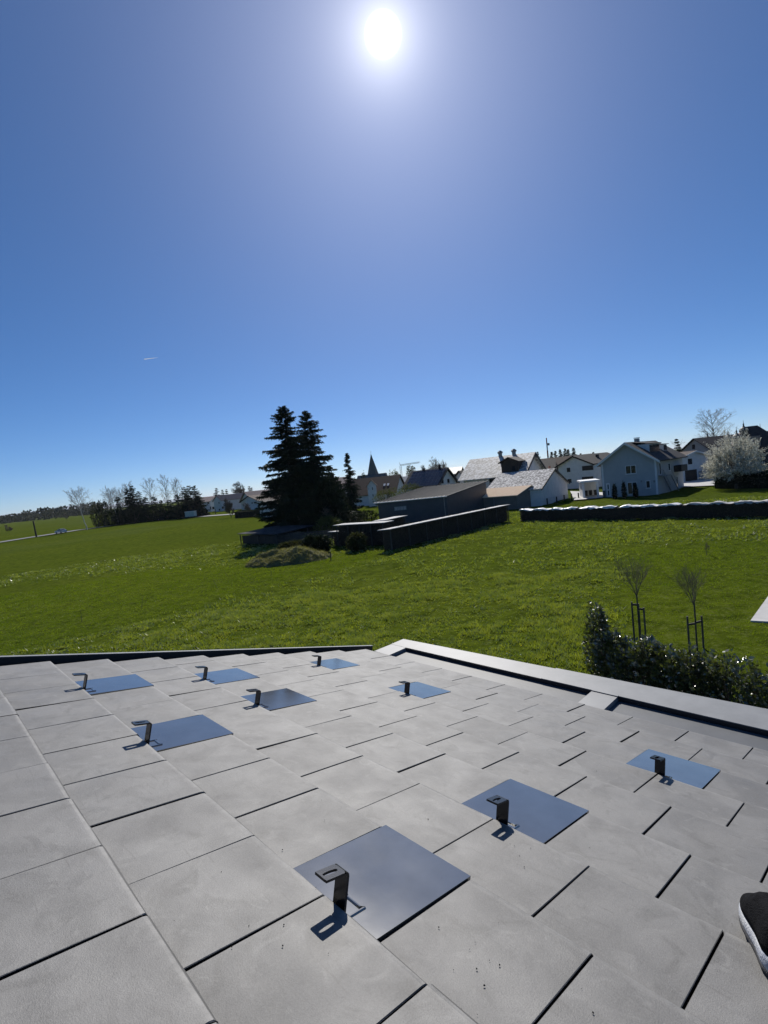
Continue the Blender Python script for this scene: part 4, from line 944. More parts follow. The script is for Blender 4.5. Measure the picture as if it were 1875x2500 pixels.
# solar roof house
Rr = at(1088, 1143, 130); p0, p1 = Rr[:2] - GD * 4.6, Rr[:2] + GD * 4.6; he_ = at(1068, 1181, p0[1])[2]
h = house('solar_house', 'white house whose roof is covered with solar panels', p0, p1, 10.0, he_, Rr[2], MAT['plaster_w'], MAT['roof_dark'], over=.7, axis=AX)
verge_board(h, 'dark_wood', .3, over=.7)
for b in ((1077, 1171, 1083, 1180), (1091.5, 1169.5, 1097.5, 1178.5), (1083.8, 1150, 1088.5, 1158.5)): window(h, h['p0'], h['p1'], b, frame='dark_wood')
chimney(h, 1.6, -.2, .5, top=1.1, mat='roof_red'); chimney(h, 6.6, -.2, .5, top=.5, mat='roof_red')
sl = np.append(-h['g'] * 1.0, 0); run = 4.6 + .7; rise = (h['hr'] - he_) / 4.6
pme = None
for r_ in range(5):
    for c_i in range(9):
        mb = MB(); a0 = -.3 + c_i * 1.12; d0_ = .35 + r_ * .98
        f = lambda al, d, hh_: w3(h['m0'] - h['g'] * d + h['ax'] * al, h['hr'] - rise * d + .2 + hh_)
        mb.hexa([f(a0, d0_, .02), f(a0 + 1.06, d0_, .02), f(a0 + 1.06, d0_ + .92, .02), f(a0, d0_ + .92, .02), f(a0, d0_, .08), f(a0 + 1.06, d0_, .08), f(a0 + 1.06, d0_ + .92, .08), f(a0, d0_ + .92, .08)])
        po = mb.build('solar_panel', MAT['panel_frame'], h['roofs'][0], org=h['O'])
        mb = MB()
        mb.quad(f(a0 + .05, d0_ + .05, .084), f(a0 + 1.01, d0_ + .05, .084), f(a0 + 1.01, d0_ + .87, .084), f(a0 + .05, d0_ + .87, .084))
        po.data.materials.append(MAT['panel']); po.data.polygons[1].material_index = 1
# dark red roof house
Rr = at(973.6, 1160, 150); g7, a7 = np.array([.3, .954]), np.array([-.954, .3])
h = house('red_roof_house', 'house with a dark red roof, two skylights and a white cross gable', Rr[:2] - g7 * 6.2, Rr[:2] + g7 * 6.2, 14, 3.3, Rr[2], MAT['plaster_w'], MAT['roof_red'], over=.6, axis=a7)
wg = at(918, 1188, 141)[:2]
hw_ = house('', '', at(897, 1190, 141)[:2], wg, 6, at(900, 1186, 141)[2], at(907, 1173, 141)[2], MAT['plaster_w'], MAT['roof_red'], over=.4, root=h['root'])
window(hw_, hw_['p0'], hw_['p1'], (907, 1189, 911.5, 1197)); window(hw_, hw_['p0'], hw_['p1'], (898, 1190, 901, 1197)); window(hw_, hw_['p0'], hw_['p1'], (908.5, 1206, 913, 1213))
rise = (h['hr'] - 3.3) / 6.2
for px_ in (2.2, 3.3):
    f = lambda al, d, k: w3(h['m0'] - h['g'] * d + h['ax'] * al, h['hr'] - rise * d + .2 + k)
    MB().hexa([f(px_, 3.2, .0), f(px_ + .6, 3.2, .0), f(px_ + .6, 4.0, .0), f(px_, 4.0, .0), f(px_, 3.2, .1), f(px_ + .6, 3.2, .1), f(px_ + .6, 4.0, .1), f(px_, 4.0, .1)]).build('skylight', MAT['trim'], h['roofs'][0], org=h['O'])
for b in ((985, 1205, 990, 1211), (976, 1206, 981, 1212)): window(h, h['p0'], h['q0'], b, frame='dark_wood')
# bright metal-roofed outbuilding
Rr = at(1003, 1163, 165)
house('metal_roof_outbuilding', 'outbuilding with a glaring pale metal roof between red roof and solar roof', Rr[:2] - g7 * 2.6, Rr[:2] + g7 * 2.6, 4.5, at(1003, 1176, 165)[2], Rr[2], MAT['plaster_c'], MAT['sheet_white'], axis=a7, cat='outbuilding')
# pale clay-roofed house behind the small spruce
Rr = at(848, 1167, 165)
h = house('clay_roof_house', 'house with a faded pink clay roof and tall chimney behind the small spruce', Rr[:2] - g7 * 6, Rr[:2] + g7 * 6, 9, at(850, 1190, 160)[2], Rr[2] + .3, MAT['plaster_c'], MAT['roof_pink'], axis=a7, over=.6)
chimney(h, 4.5, -1.6, .9, top=1.6, mat='roof_red', z0=h['hr'] - 2)
for b in ((838, 1205, 843, 1213), (847, 1203, 852, 1211), (828, 1206, 833, 1214)): window(h, h['p0'], h['q0'], b)
# church
D_ = 300
tw = at(911, 1160, D_); c = tw[:2]; w_ = 2.5
root = thing('church', 'village church with a slim dark pointed spire', 'church', (c[0], c[1], 0)); O = np.array(root.location)
sq = lambda w, z: [w3(c + np.array([math.cos(R(a)), math.sin(R(a))]) * w * 1.414, z) for a in (25, 115, 205, 295)]
zb2 = at(911, 1161, D_)[2]; tip = at(905.5, 1108, D_)
MB().prism(sq(w_, -.2), sq(w_, zb2)).build('tower', MAT['plaster_c'], root, org=O)
sp = MB().prism([w3(c + np.array([math.cos(R(a)), math.sin(R(a))]) * w_ * 1.48, zb2) for a in range(25, 385, 45)], [w3(c + np.array([math.cos(R(a)), math.sin(R(a))]) * .05, tip[2]) for a in range(25, 385, 45)]).build('spire', MAT['roof_green'], root, org=O)
MB().tube(w3(c, tip[2] - .1), w3(c, tip[2] + 1.6), .06, .04, 5).build('cross_staff', MAT['steel'], sp, org=O); MB().box(c[0] - .45, c[0] + .45, c[1] - .05, c[1] + .05, tip[2] + 1.0, tip[2] + 1.12).build('cross_arm', MAT['steel'], sp, org=O)
R1 = at(942, 1155, D_ - 6)
house('', '', R1[:2] - g7 * 5, R1[:2] + g7 * 5, 17, R1[2] - 4.5, R1[2], MAT['plaster_c'], MAT['roof_green'], axis=a7, over=.4, root=root)
# houses between solar roof and mossy roof
Rr = at(1126, 1140.5, 165)
house('green_roof_house', 'distant house with a dull green-grey roof left of the mossy-roofed house', Rr[:2] - g7 * 5, Rr[:2] + g7 * 5, 9, at(1118, 1156, 160)[2], Rr[2], MAT['plaster_c'], MAT['roof_green'], axis=a7)
P, Q = at(1113, 1162, 140)[:2], at(1135, 1158, 136)[:2]
house('small_gable_house', 'small white gable under a black roof just left of the mossy roof', P, Q, 9, at(1113, 1163, 140)[2], at(1126, 1150, 138)[2], MAT['plaster_w'], MAT['roof_dark'], over=.6)
# dark roofs behind the white house (horizon village)
Rr = at(1352, 1122, 150)
house('low_dark_roof_house', 'dark low roof between the mossy-roofed house and the white house', Rr[:2] - g7 * 6, Rr[:2] + g7 * 6, 12, 4.5, Rr[2], MAT['plaster_t'], MAT['roof_dark'], axis=a7)
Rr = at(1440, 1109, 150)
house('brown_roof_house', 'brown roof rising behind the white house near the blue house', Rr[:2] - g7 * 6, Rr[:2] + g7 * 6, 14, 5, Rr[2], MAT['plaster_t'], MAT['roof_red'], axis=a7)

# left row of far white houses
p0, p1 = at(490, 1246, 262)[:2], at(523, 1246, 256)[:2]
def fz(px, py, D): return at(px, py, D)[2]
Rr = at(526, 1211.5, 264)
h = house('far_white_house', 'far white house with pale roof, leftmost of the row across the meadow', Rr[:2] - g7 * 5, Rr[:2] + g7 * 5, 10, fz(520, 1223, 262), Rr[2], MAT['plaster_w'], MAT['roof_pink'], axis=a7)
for b in ((506, 1226, 510.5, 1230), (512.5, 1237, 516, 1244), (518, 1237.5, 524, 1243), (497, 1233, 504, 1236)): window(h, h['p0'], h['q0'], b, frame='dark_wood', sill=False)
P, Q = at(524, 1246, 250)[:2], at(543, 1245, 246)[:2]
h = house('far_gable_house', 'far white house with its gable to the meadow, second in the row', P, Q, 16, fz(524, 1223, 250), fz(531, 1210.5, 248), MAT['plaster_w'], MAT['roof_pink'], axis=(.93, .36))
for b in ((533.5, 1225.5, 536, 1230), (534.5, 1242.5, 538, 1247)): window(h, P, Q, b, frame='dark_wood', sill=False)
for b in ((541.5, 1237, 546, 1242),): window(h, Q, h['q1'], b, frame='dark_wood', sill=False)
P, Q = at(592, 1240, 236)[:2], at(617, 1240, 226)[:2]
h = house('far_large_house', 'far white house with large pale roof beside the big spruces', P, Q, 14, fz(590, 1222, 236), fz(604, 1201, 231), MAT['plaster_w'], MAT['roof_pink'], axis=(.93, .36), over=.8)
P, Q = at(590, 1243, 222)[:2], at(633, 1236, 214)[:2]
hw_ = house('', '', P, Q, 9, fz(590, 1226, 222), fz(609, 1211, 218), MAT['plaster_w'], MAT['roof_red'], over=.7, root=h['root'])
for b in ((619.5, 1225.5, 627, 1228.5), (614, 1226.5, 617.5, 1229.5)): window(hw_, P, Q, b, frame='dark_wood', sill=False)
P, Q = gp(635.5, 1260)[:2], at(662, 1252, 138)[:2]
house('white_gable_shed', 'small white gabled building at the left edge of the big spruces', P, Q, 8, fz(634, 1238, P[1]), fz(645, 1223, (P[1] + 138) / 2), MAT['plaster_w'], MAT['roof_dark'], over=.4, cat='shed')

# right: cream house with garage and the manor
P, Q = g2(1664, 1178), g2(1732, 1168.5)
h = house('garage_house', 'white gabled house with a dark garage opening right of the blue house', P, Q, 9, wallpx(P, Q, 1662, 1118)[1], wallpx(P, Q, 1690, 1103)[1], MAT['plaster_w'], MAT['roof_red'], over=.5)
window(h, P, Q, (1679, 1120.4, 1689.6, 1133), frame='dark_wood'); window(h, P, Q, (1672, 1149, 1702.3, 1176.6), frame='dark_wood', pane='dark_wood', sill=False, name='garage_door'); window(h, P, Q, (1705, 1151, 1715.8, 1171), frame='steel', pane='plaster_b', sill=False, name='door')
verge_board(h, 'trim', .15, over=.5)
P, Q = at(1666, 1100, 116)[:2], at(1733, 1096, 109)[:2]
hw_ = house('', '', P, Q, 10, at(1666, 1101, 116)[2], at(1690, 1072.5, 112)[2], MAT['plaster_c'], MAT['roof_dark'], over=.6, root=h['root'])
window(hw_, P, Q, (1689.6, 1085.7, 1697.4, 1097), frame='dark_wood')
# manor
R1 = at(1716, 1073, 118)
root = thing('manor', 'large manor with steep dark roofs and small domed turrets at the right edge', 'manor', (R1[0], R1[1], 0)); O = np.array(root.location)
gm, am = np.array([.45, .893]), np.array([.893, -.45])
house('', '', R1[:2] - gm * 6, R1[:2] + gm * 6, 15, R1[2] - 5.0, R1[2], MAT['plaster_c'], MAT['roof_dark'], axis=am, over=.5, root=root)
ap = at(1818, 1042, 108); zA = ap[2]
base = [ap[:2] + gm * a + am * b for a, b in ((-9, -6.5), (-9, 9), (9, 9), (9, -6.5))]
MB().prism([w3(p, -.2) for p in base], [w3(p, zA - 8.5) for p in base]).build('wall', MAT['plaster_c'], root, org=O)
mr_ = MB(); t0, t1 = ap[:2], ap[:2] + am * 2.2
b3 = [w3(ap[:2] + (p - ap[:2]) * 1.08, zA - 8.6) for p in base]
mr_.poly([b3[0], b3[1], w3(t1, zA), w3(t0, zA)]); mr_.poly([b3[1], b3[2], w3(t1, zA)]); mr_.poly([b3[2], b3[3], w3(t0, zA), w3(t1, zA)]); mr_.poly([b3[3], b3[0], w3(t0, zA)]); mr_.poly(b3[::-1])
mro = mr_.build('hipped_roof', MAT['roof_dark'], root, org=O); mro.data.materials.append(MAT['roof_pink']); mro.data.polygons[3].material_index = 1  # left hip face takes the paler tile colour to paint sunlight on it
R2 = at(1850, 1057, 112)
house('', '', R2[:2] - gm * 5, R2[:2] + gm * 5, 18, R2[2] - 4.5, R2[2], MAT['plaster_c'], MAT['roof_dark'], axis=am, over=.5, root=root)
def turret(px, py, D, s, nm):
    p = at(px, py, D); c = p[:2]; z = p[2] - 1.5 * s
    mb = MB(); prof = [(.55, -1.2), (.55, .0), (.75, .1), (.85, .35), (.62, .75), (.22, 1.05), (.10, 1.35), (.16, 1.5), (.05, 1.7), (.02, 2.3)]
    for (ra, za), (rb, zb) in zip(prof, prof[1:]): mb.tube(w3(c, z + za * s), w3(c, z + zb * s), ra * s, rb * s, 10, False)
    mb.build('turret', MAT['roof_green'], root, org=O)
for a in ((1815, 1036, 107, 1.1), (1777, 1057, 112, 1.0), (1798, 1053, 106, 1.2), (1856, 1046, 110, 1.3), (1727, 1061, 117, .9), (1843, 1052, 109, .8)): turret(*a, '')
f0 = ap[:2] - gm * 6.2 + am * .3; mb = MB().obox(w3(f0, zA - 3.2), np.append(gm * 1.0, 0), np.append(am * 1.0, 0), (0, 0, 1.0)); mb.build('roof_dormer', MAT['roof_pink'], mro, org=O)

# ================================================================== firewood stacks and garden clutter
def logs(root, A, B, z0, z1, depth, seed, r0=.075):
    g = np.random.default_rng(seed); A, B = np.array(A[:2], float), np.array(B[:2], float); P_, t_, n_ = facing(A, B); L = np.linalg.norm(B - A); O = np.array(root.location)
    V, F = [], []; z = z0; row = 0
    while z < z1 - r0 * 1.2:
        s = (row % 2) * r0
        while s < L - r0:
            r = r0 * g.uniform(.62, 1.1); c = A + t_ * (s + r); zz = z + g.normal(0, .012) + r0 * .85; o = g.uniform(-.05, .06); b = len(V); ph = g.uniform(0, 1); m = 5
            for q in (-depth, o):
                for e in range(m):
                    a = ph + e * 2 * math.pi / m; cc = c + t_ * r * math.cos(a) + n_ * q; V.append(w3(cc, zz + r * math.sin(a)) - O)
            F.append([b + m + e for e in range(m)])
            F += [[b + e, b + (e + 1) % m, b + m + (e + 1) % m, b + m + e] for e in range(m)]
            s += 2 * r * .98
        z += r0 * 1.72; row += 1
    me = bpy.data.meshes.new('logs'); me.from_pydata([tuple(v) for v in V], [], F); me.update()
    o = link('logs', me, MAT['log'], root); o['kind'] = 'stuff'; return o
def wood_stack(name, label, A, B, h, depth, cover, posts=0, seed=1, over=.35, dz=.0, tilt=-.10):
    A, B = np.array(A[:2], float), np.array(B[:2], float); P_, t_, n_ = facing(A, B); L = np.linalg.norm(B - A)
    root = thing(name, label, 'firewood stack', (A[0], A[1], 0)); O = np.array(root.location)
    logs(root, A, B, -.05, h, depth, seed)
    f = lambda s, o, z: w3(A + t_ * s + n_ * o, z)
    if cover:
        MB().hexa([f(-over, over, h + .02), f(L + over, over, h + .02 + dz), f(L + over, -depth - over, h + .02 + tilt + dz), f(-over, -depth - over, h + .02 + tilt), f(-over, over, h + .09), f(L + over, over, h + .09 + dz), f(L + over, -depth - over, h + .09 + tilt + dz), f(-over, -depth - over, h + .09 + tilt)]).build('cover_roof', MAT[cover], root, org=O)
    for k in range(posts):
        s = L * k / max(1, posts - 1)
        MB().hexa([f(s - .05, .08, -.1), f(s + .05, .08, -.1), f(s + .05, .18, -.1), f(s - .05, .18, -.1), f(s - .05, .08, h + .015), f(s + .05, .08, h + .015), f(s + .05, .18, h + .015), f(s - .05, .18, h + .015)]).build('post', MAT['wood'], root, org=O)
    return root, f, L
wood_stack('firewood_shelter', 'long roofed firewood stack with a pale cover running before the grey shed', gp(955, 1341.5), gp(1240, 1271), 2.0, 1.0, 'sheet_white', 9, 41)
wood_stack('firewood_shelter', 'dark roofed firewood stack behind the small round bush', at(828, 1330, 57.5), at(940, 1331, 54.5), 2.35, 1.6, 'sheet_white', 5, 42, tilt=-.05)
wood_stack('firewood_shelter', 'short roofed firewood stack joining the long one, before the shed window', at(945, 1318, 57), at(990, 1309, 60), 2.4, 1.2, 'sheet_white', 2, 43, tilt=-.05)
wood_stack('plank_stack', 'small stack of planks left of the dark firewood stack', at(814, 1330, 59.0), at(846, 1330, 57.6), 1.55, 1.2, 'sheet_white', 2, 44)
# long stack with tarpaulins
A, B = gp(1270, 1271.5), gp(1900, 1259.5)
root, f, L = wood_stack('tarpaulin_firewood_stack', 'very long low firewood stack covered with crumpled white tarpaulins', A, B, 1.3, .9, None, 0, 45)
s = .0; k = 0; O = np.array(root.location)
while s < L:
    ln = random.uniform(2.4, 5.2); nseg = 14; sheet = 'sheet_white' if L - 8 < s < L else 'tarp'
    V, F = [], []
    for i in range(nseg + 1):
        ss = s + ln * i / nseg
        for j, (o, z) in enumerate(((.12, 1.30), (.10, 1.37), (-.25, 1.40), (-.65, 1.42), (-1.0, 1.34), (-1.03, 1.14))):
            zj = z + random.uniform(-.07, .07) + (.06 * math.sin(ss * 3) if j in (1, 2, 3, 4) else random.uniform(-.10, .02)); V.append(f(ss + random.uniform(-.04, .04), o + random.uniform(-.03, .03), zj) - O)
    for i in range(nseg):
        for j in range(5): F.append((i * 6 + j, (i + 1) * 6 + j, (i + 1) * 6 + j + 1, i * 6 + j + 1))
    mesh_np('tarpaulin', V, F, MAT[sheet], root, True)
    s += ln * random.uniform(.97, 1.1); k += 1
# low open shelter left of the spruces
a0, a1 = gp(590, 1328.5), at(678, 1328, 66.5); P_, t_, n_ = facing(a0, a1); L = np.linalg.norm((a1 - a0)[:2])
root = thing('lumber_shelter', 'low dark lumber shelter under a sloping sheet at the foot of the spruces', 'shelter', (a0[0], a0[1], 0)); O = np.array(root.location)
f = lambda s, o, z: w3(P_ + t_ * s + n_ * o, z)
MB().hexa([f(-.3, .3, 1.46), f(L + .2, .3, 1.30), f(L + .2, -6.5, 1.55), f(-.3, -6.5, 1.70), f(-.3, .3, 1.54), f(L + .2, .3, 1.38), f(L + .2, -6.5, 1.63), f(-.3, -6.5, 1.78)]).build('sheet_roof', MAT['sheet_dark'], root, org=O)
for s_, o_ in ((0, 0), (L * .5, 0), (L, 0), (0, -5.5), (L, -5.5)): MB().hexa([f(s_ - .06 + a, o_ + b, z) for z in (-.1, 1.3) for a, b in ((0, 0), (.12, 0), (.12, .12), (0, .12))]).build('post', MAT['wood'], root, org=O)
for k in range(16):
    s_ = .3 + (k % 4) * (L - .6) / 4; z_ = .05 + (k // 4) * .28
    MB().hexa([f(s_, -.5, z_), f(s_ + (L - .9) / 4, -.5, z_), f(s_ + (L - .9) / 4, -4.5, z_), f(s_, -4.5, z_), f(s_, -.5, z_ + .22), f(s_ + (L - .9) / 4, -.5, z_ + .22), f(s_ + (L - .9) / 4, -4.5, z_ + .22), f(s_, -4.5, z_ + .22)]).build('timber', MAT['wood'], root, org=O)
for k in range(9):
    s_ = .25 + k * (L - .5) / 9
    MB().hexa([f(s_ + a, b, z) for z in (.05, 1.22 - k * .012) for a, b in ((0, -.10), ((L - .5) / 9 - .04, -.10), ((L - .5) / 9 - .04, -.06), (0, -.06))]).build('front_board', MAT['dark_wood'], root, org=O)
# plank fence behind the spruces
a0, a1 = at(690, 1318, 68), at(812, 1312, 66); P_, t_, n_ = facing(a0, a1); L = np.linalg.norm((a1 - a0)[:2])
root = thing('plank_fence', 'low dark plank fence behind the mound of cuttings', 'fence', (a0[0], a0[1], 0)); O = np.array(root.location); f = lambda s, o, z: w3(P_ + t_ * s + n_ * o, z)
for k in range(6): MB().hexa([f(L * k / 5 - .05 + a, b, z) for z in (-.1, 1.15) for a, b in ((0, -.1), (.1, -.1), (.1, 0), (0, 0))]).build('post', MAT['wood'], root, org=O)
for k in range(4): MB().hexa([f(-.1 + a, b, z) for z in (.15 + k * .27, .36 + k * .27) for a, b in ((0, .004), (L + .2, .004), (L + .2, .03), (0, .03))]).build('plank', MAT['wood'], root, org=O)

# mound of cuttings
c = gp(715, 1366); g = np.random.default_rng(5); c = np.array([(gp(625, 1373)[0] + gp(795, 1352)[0]) / 2, 50.2, 0])
root = thing('cuttings_mound', 'rough mound of old grass cuttings on the meadow before the spruces', 'mound', c)
nx = 60; xs = np.linspace(-1, 1, nx); Xm, Ym = np.meshgrid(xs, xs); rr = np.sqrt(Xm ** 2 + Ym ** 2)
hm = np.clip(1 - rr ** 2.2, 0, 1) * 1.5 * (.62 + .55 * vnoise(Xm * 3 + 7, Ym * 3, 3)) + (vnoise(Xm * 9, Ym * 9, 4) - .5) * .35 * (rr < 1) + (vnoise(Xm * 20, Ym * 20, 6) - .5) * .12 * (rr < 1) - .15
V = np.stack([Xm * 4.4, Ym * 2.8, hm], -1).reshape(-1, 3); i, j = np.meshgrid(np.arange(nx - 1), np.arange(nx - 1), indexing='ij')
F = np.stack([i * nx + j, i * nx + j + 1, (i + 1) * nx + j + 1, (i + 1) * nx + j], -1).reshape(-1, 4)
mesh_np('heap', V, F, pm('mound_earth', (.085, .085, .03), (.16, .15, .065), 1.5, rough=.95, bump=.6, bscale=6), root, True)
m = g.integers(0, len(V), 9000); Pm = V[m] + g.normal(0, .06, (9000, 3)) * [1, 1, .1]; ok = V[m][:, 2] > -.02; Pm = Pm[ok]
D = g.normal(0, 1, (len(Pm), 3)); D[:, 2] = np.abs(D[:, 2]) * .6; D /= np.linalg.norm(D, axis=1, keepdims=True)
V, F = sprays(Pm, D, g.uniform(.12, .42, len(Pm)), np.full(len(Pm), .022), 8); so_ = mesh_np('straw', V, F, MAT['straw'], root); so_['kind'] = 'stuff'
# meadow posts and marker sticks
def stick(label, px, py, px2, py2, r, mat='dark_wood'):
    b = gp(px, py); t = at(px2, py2, b[1]); root = tag(MB().tube((0, 0, -.2), t - b, r, r * .8, 6).build('stake', MAT[mat]), label, 'stake'); root.location = b; return root
stick('short dark post standing right of the cuttings mound', 808, 1366, 806, 1346, .06)
for k, (a, b, c_, d) in enumerate(((662, 1406, 661, 1384), (531, 1432, 520, 1415), (344, 1482, 349, 1458), (199, 1515, 197, 1490))):
    tag(stick('thin marker stick in the open meadow, %s' % ['nearest the cuttings mound', 'leaning left, second from the mound', 'third from the mound', 'farthest left and nearest the roof verge'][k], a, b, c_, d, .012, 'twig'), group='marker sticks in the meadow')
# wire fence posts by the barn
pts = [gp(1336.5, 1231), gp(1359.5, 1226.5), gp(1378, 1222), gp(1395.8, 1218.8), gp(1412.8, 1216.5)]
root = thing('garden_fence', 'wire garden fence with dark posts in front of the white barn gable', 'fence', pts[0]); O = np.array(root.location)
for p in pts: MB().box(p[0] - .09, p[0] + .09, p[1] - .09, p[1] + .09, -.1, 1.0).build('post', MAT['dark_wood'], root, org=O)
for z in (.25, .5, .75, .95):
    mb = MB()
    for a, b in zip(pts, pts[1:]): mb.tube((*a[:2], z), (*b[:2], z), .012, .012, 3, False)
    mb.build('wire', MAT['steel'], root, org=O)

# ================================================================== far structures
def crane(px, py, D):
    b = at(px, py, D); root = thing('tower_crane', 'pale construction crane on the horizon right of the church', 'crane', (b[0], b[1], 0)); O = np.array(root.location); zt = at(978.5, 1137, D)[2]
    mb = MB()
    for dx, dy in ((-.6, -.6), (.6, -.6), (.6, .6), (-.6, .6)): mb.tube((b[0] + dx, b[1] + dy, 0), (b[0] + dx, b[1] + dy, zt), .13, .13, 4)
    z = 0
    while z < zt - 1.5: mb.tube((b[0] - .6, b[1] - .6, z), (b[0] + .6, b[1] - .6, z + 1.5), .08, .08, 3); mb.tube((b[0] + .6, b[1] - .6, z + 1.5), (b[0] + .6, b[1] + .6, z + 2), .08, .08, 3); z += 1.8
    mb.build('mast', MAT['steel'], root, org=O)
    j = at(1024, 1130, D); mb = MB()
    for dz, dx in ((0, -.4), (0, .4), (.9, 0)): mb.tube((b[0], b[1] + dx, zt + dz), (j[0], j[1] + dx, j[2] + dz), .12, .12, 4)
    for k in range(14): a = b + (j - b) * k / 14; z0 = zt + (j[2] - zt) * k / 14; mb.tube((a[0], a[1] - .4, z0), (a[0] + 1.2, a[1], z0 + .9), .07, .07, 3); mb.tube((a[0] + 1.2, a[1], z0 + .9), (a[0] + 2.2, a[1] + .4, z0), .07, .07, 3)
    mb.build('jib', MAT['steel'], root, org=O)
    t = at(975, 1128.5, D); MB().tube((b[0], b[1], zt), t, .2, .12, 4).build('counter_strut', MAT['steel'], root, org=O)
crane(980, 1160, 420)
p = at(1338, 1118, 260); zt = at(1336, 1069, 260)[2]
root = thing('radio_mast', 'slim red and white radio mast standing on the horizon', 'mast', (p[0], p[1], 0)); O = np.array(root.location)
redm = pm('mast_red', (.45, .10, .07), (.5, .13, .09), 4)
for k in range(6):
    z0, z1 = zt * k / 6, zt * (k + 1) / 6; MB().tube((p[0], p[1], z0), (p[0], p[1], z1), .55 - .05 * k, .5 - .05 * k, 6).build('mast_section', redm if k % 2 else MAT['trim'], root, org=O)
MB().box(p[0] - .2, p[0] + 1.3, p[1] - .2, p[1] + .2, zt * .80, zt * .86).build('antenna', MAT['steel'], root, org=O)
p = at(46, 1266, 1500); zt = at(45.5, 1255, 1500)[2]
root = thing('water_tower', 'dark water tower far off on the left horizon', 'tower', (p[0], p[1], 0)); O = np.array(root.location)
MB().tube((p[0], p[1], 0), (p[0], p[1], zt * .8), 1.5, 1.4, 10).build('shaft', MAT['roof_red'], root, org=O); MB().tube((p[0], p[1], zt * .8), (p[0], p[1], zt), 2.1, 2.1, 10).build('tank', MAT['dark_wood'], root, org=O)

# ================================================================== cars and roadside things
def car(label, loc, rz, paint):
    root = thing('parked_car' if 'parked' in label else 'car', label, 'car', loc, rz, group='cars on the road'); L, Wc = 4.2, 1.74
    pr = [(-2.1, .45), (-2.1, .78), (-1.95, .88), (-1.05, .98), (-.35, 1.42), (.2, 1.48), (1.1, 1.45), (1.75, 1.08), (2.06, .98), (2.1, .45)]
    prt = lambda y, ins: [(x, y * (1 if z < 1.0 else ins), z) for x, z in pr]
    mb = MB(); mb.prism(prt(-Wc / 2, .82), prt(Wc / 2, .82)); mb.box(-2.08, 2.08, -Wc / 2 + .02, Wc / 2 - .02, .24, .46); mb.build('body', paint, root)
    for sy in (-1, 1):
        y0, y1 = sy * (Wc / 2 + .004), sy * (Wc / 2 * .82 + .012)
        mb = MB().poly([(-.85, y0, 1.0), (1.55, y0, 1.02), (1.05, y1, 1.39), (-.3, y1, 1.37)]); mb.build('side_window', MAT['glass'], root)
        for x in (-1.3, 1.25):
            w = MB().tube((x, sy * (Wc / 2 - .2), .31), (x, sy * (Wc / 2 + .02), .31), .31, .31, 14).build('wheel', MAT['rubber'], root)
            MB().tube((x, sy * (Wc / 2 + .022), .31), (x, sy * (Wc / 2 + .032), .31), .19, .18, 10).build('rim', MAT['steel'], w)
        MB().box(-2.115, -2.04, sy * .62 - .16, sy * .62 + .16, .66, .79).build('headlight', MAT['trim'], root)
        MB().box(2.05, 2.115, sy * .66 - .12, sy * .66 + .12, .74, .92).build('tail_light', redm, root)
    MB().poly([(-1.02, -.68, 1.005), (-1.02, .68, 1.005), (-.37, .6, 1.425), (-.37, -.6, 1.425)]).build('windscreen', MAT['glass'], root)
    MB().poly([(1.13, -.58, 1.447), (1.13, .58, 1.447), (1.73, .66, 1.105), (1.73, -.66, 1.105)]).build('rear_window', MAT['glass'], root)
    return root
c1 = (gp(133, 1303) + gp(166, 1301)) / 2; car('silver hatchback driving on the road at the far left', (c1[0], c1[1], .1), R(-25) , pm('silver_paint', (.42, .43, .45), (.46, .47, .49), 3, rough=.3, metal=.5))
c2 = (gp(383, 1270) + gp(412, 1269)) / 2; car('dark car on the road before the conifers', (c2[0], c2[1], .1), R(-20), pm('dark_paint', (.03, .032, .036), (.04, .042, .046), 3, rough=.25))
p = gp(467, 1264)
root = thing('site_trailer', 'small pale green box trailer beside the road', 'trailer', (p[0], p[1], 0), R(-10)); gm_ = pm('pale_green_paint', (.40, .47, .42), (.46, .53, .48), 3, rough=.6)
MB().box(-1.9, 1.9, -1, 1, .5, 2.45).build('body', gm_, root); MB().box(-2.0, 2.0, -1.08, 1.08, 2.454, 2.56).build('roof', MAT['trim'], root)
for x in (-.5, .6):
    for sy in (-1, 1): MB().tube((x, sy * .75, .34), (x, sy * 1.0, .34), .34, .34, 12).build('wheel', MAT['rubber'], root)
for k in range(7): MB().box(-1.8 + k * .6 - .03, -1.8 + k * .6 + .03, -1.03, -1.004, .55, 2.4).build('rib', gm_, root)
MB().tube((-1.9, 0, .55), (-2.9, 0, .5), .05, .04, 6).build('drawbar', MAT['steel'], root)
def pole(label, b, t, r): 
    B = gp(*b); Tt = at(*t, B[1]); o = tag(MB().tube((0, 0, -.2), Tt - B, r, r * .8, 7).build('pole', MAT['dark_wood']), label, 'pole'); o.location = B; return o
pole('dark leaning wooden pole beside the road at the far left', (89, 1311), (81, 1272), .28)
pole('thin roadside post before the right conifers', (436, 1264), (435, 1248), .12)
pole('short roadside post before the white far houses', (526.5, 1255), (525, 1242), .16)
pole('small roadside post before the birches', (330, 1279), (329.5, 1275), .14)

# ================================================================== trees
gpz = lambda px, py: (*gp(px, py)[:2], -.1)
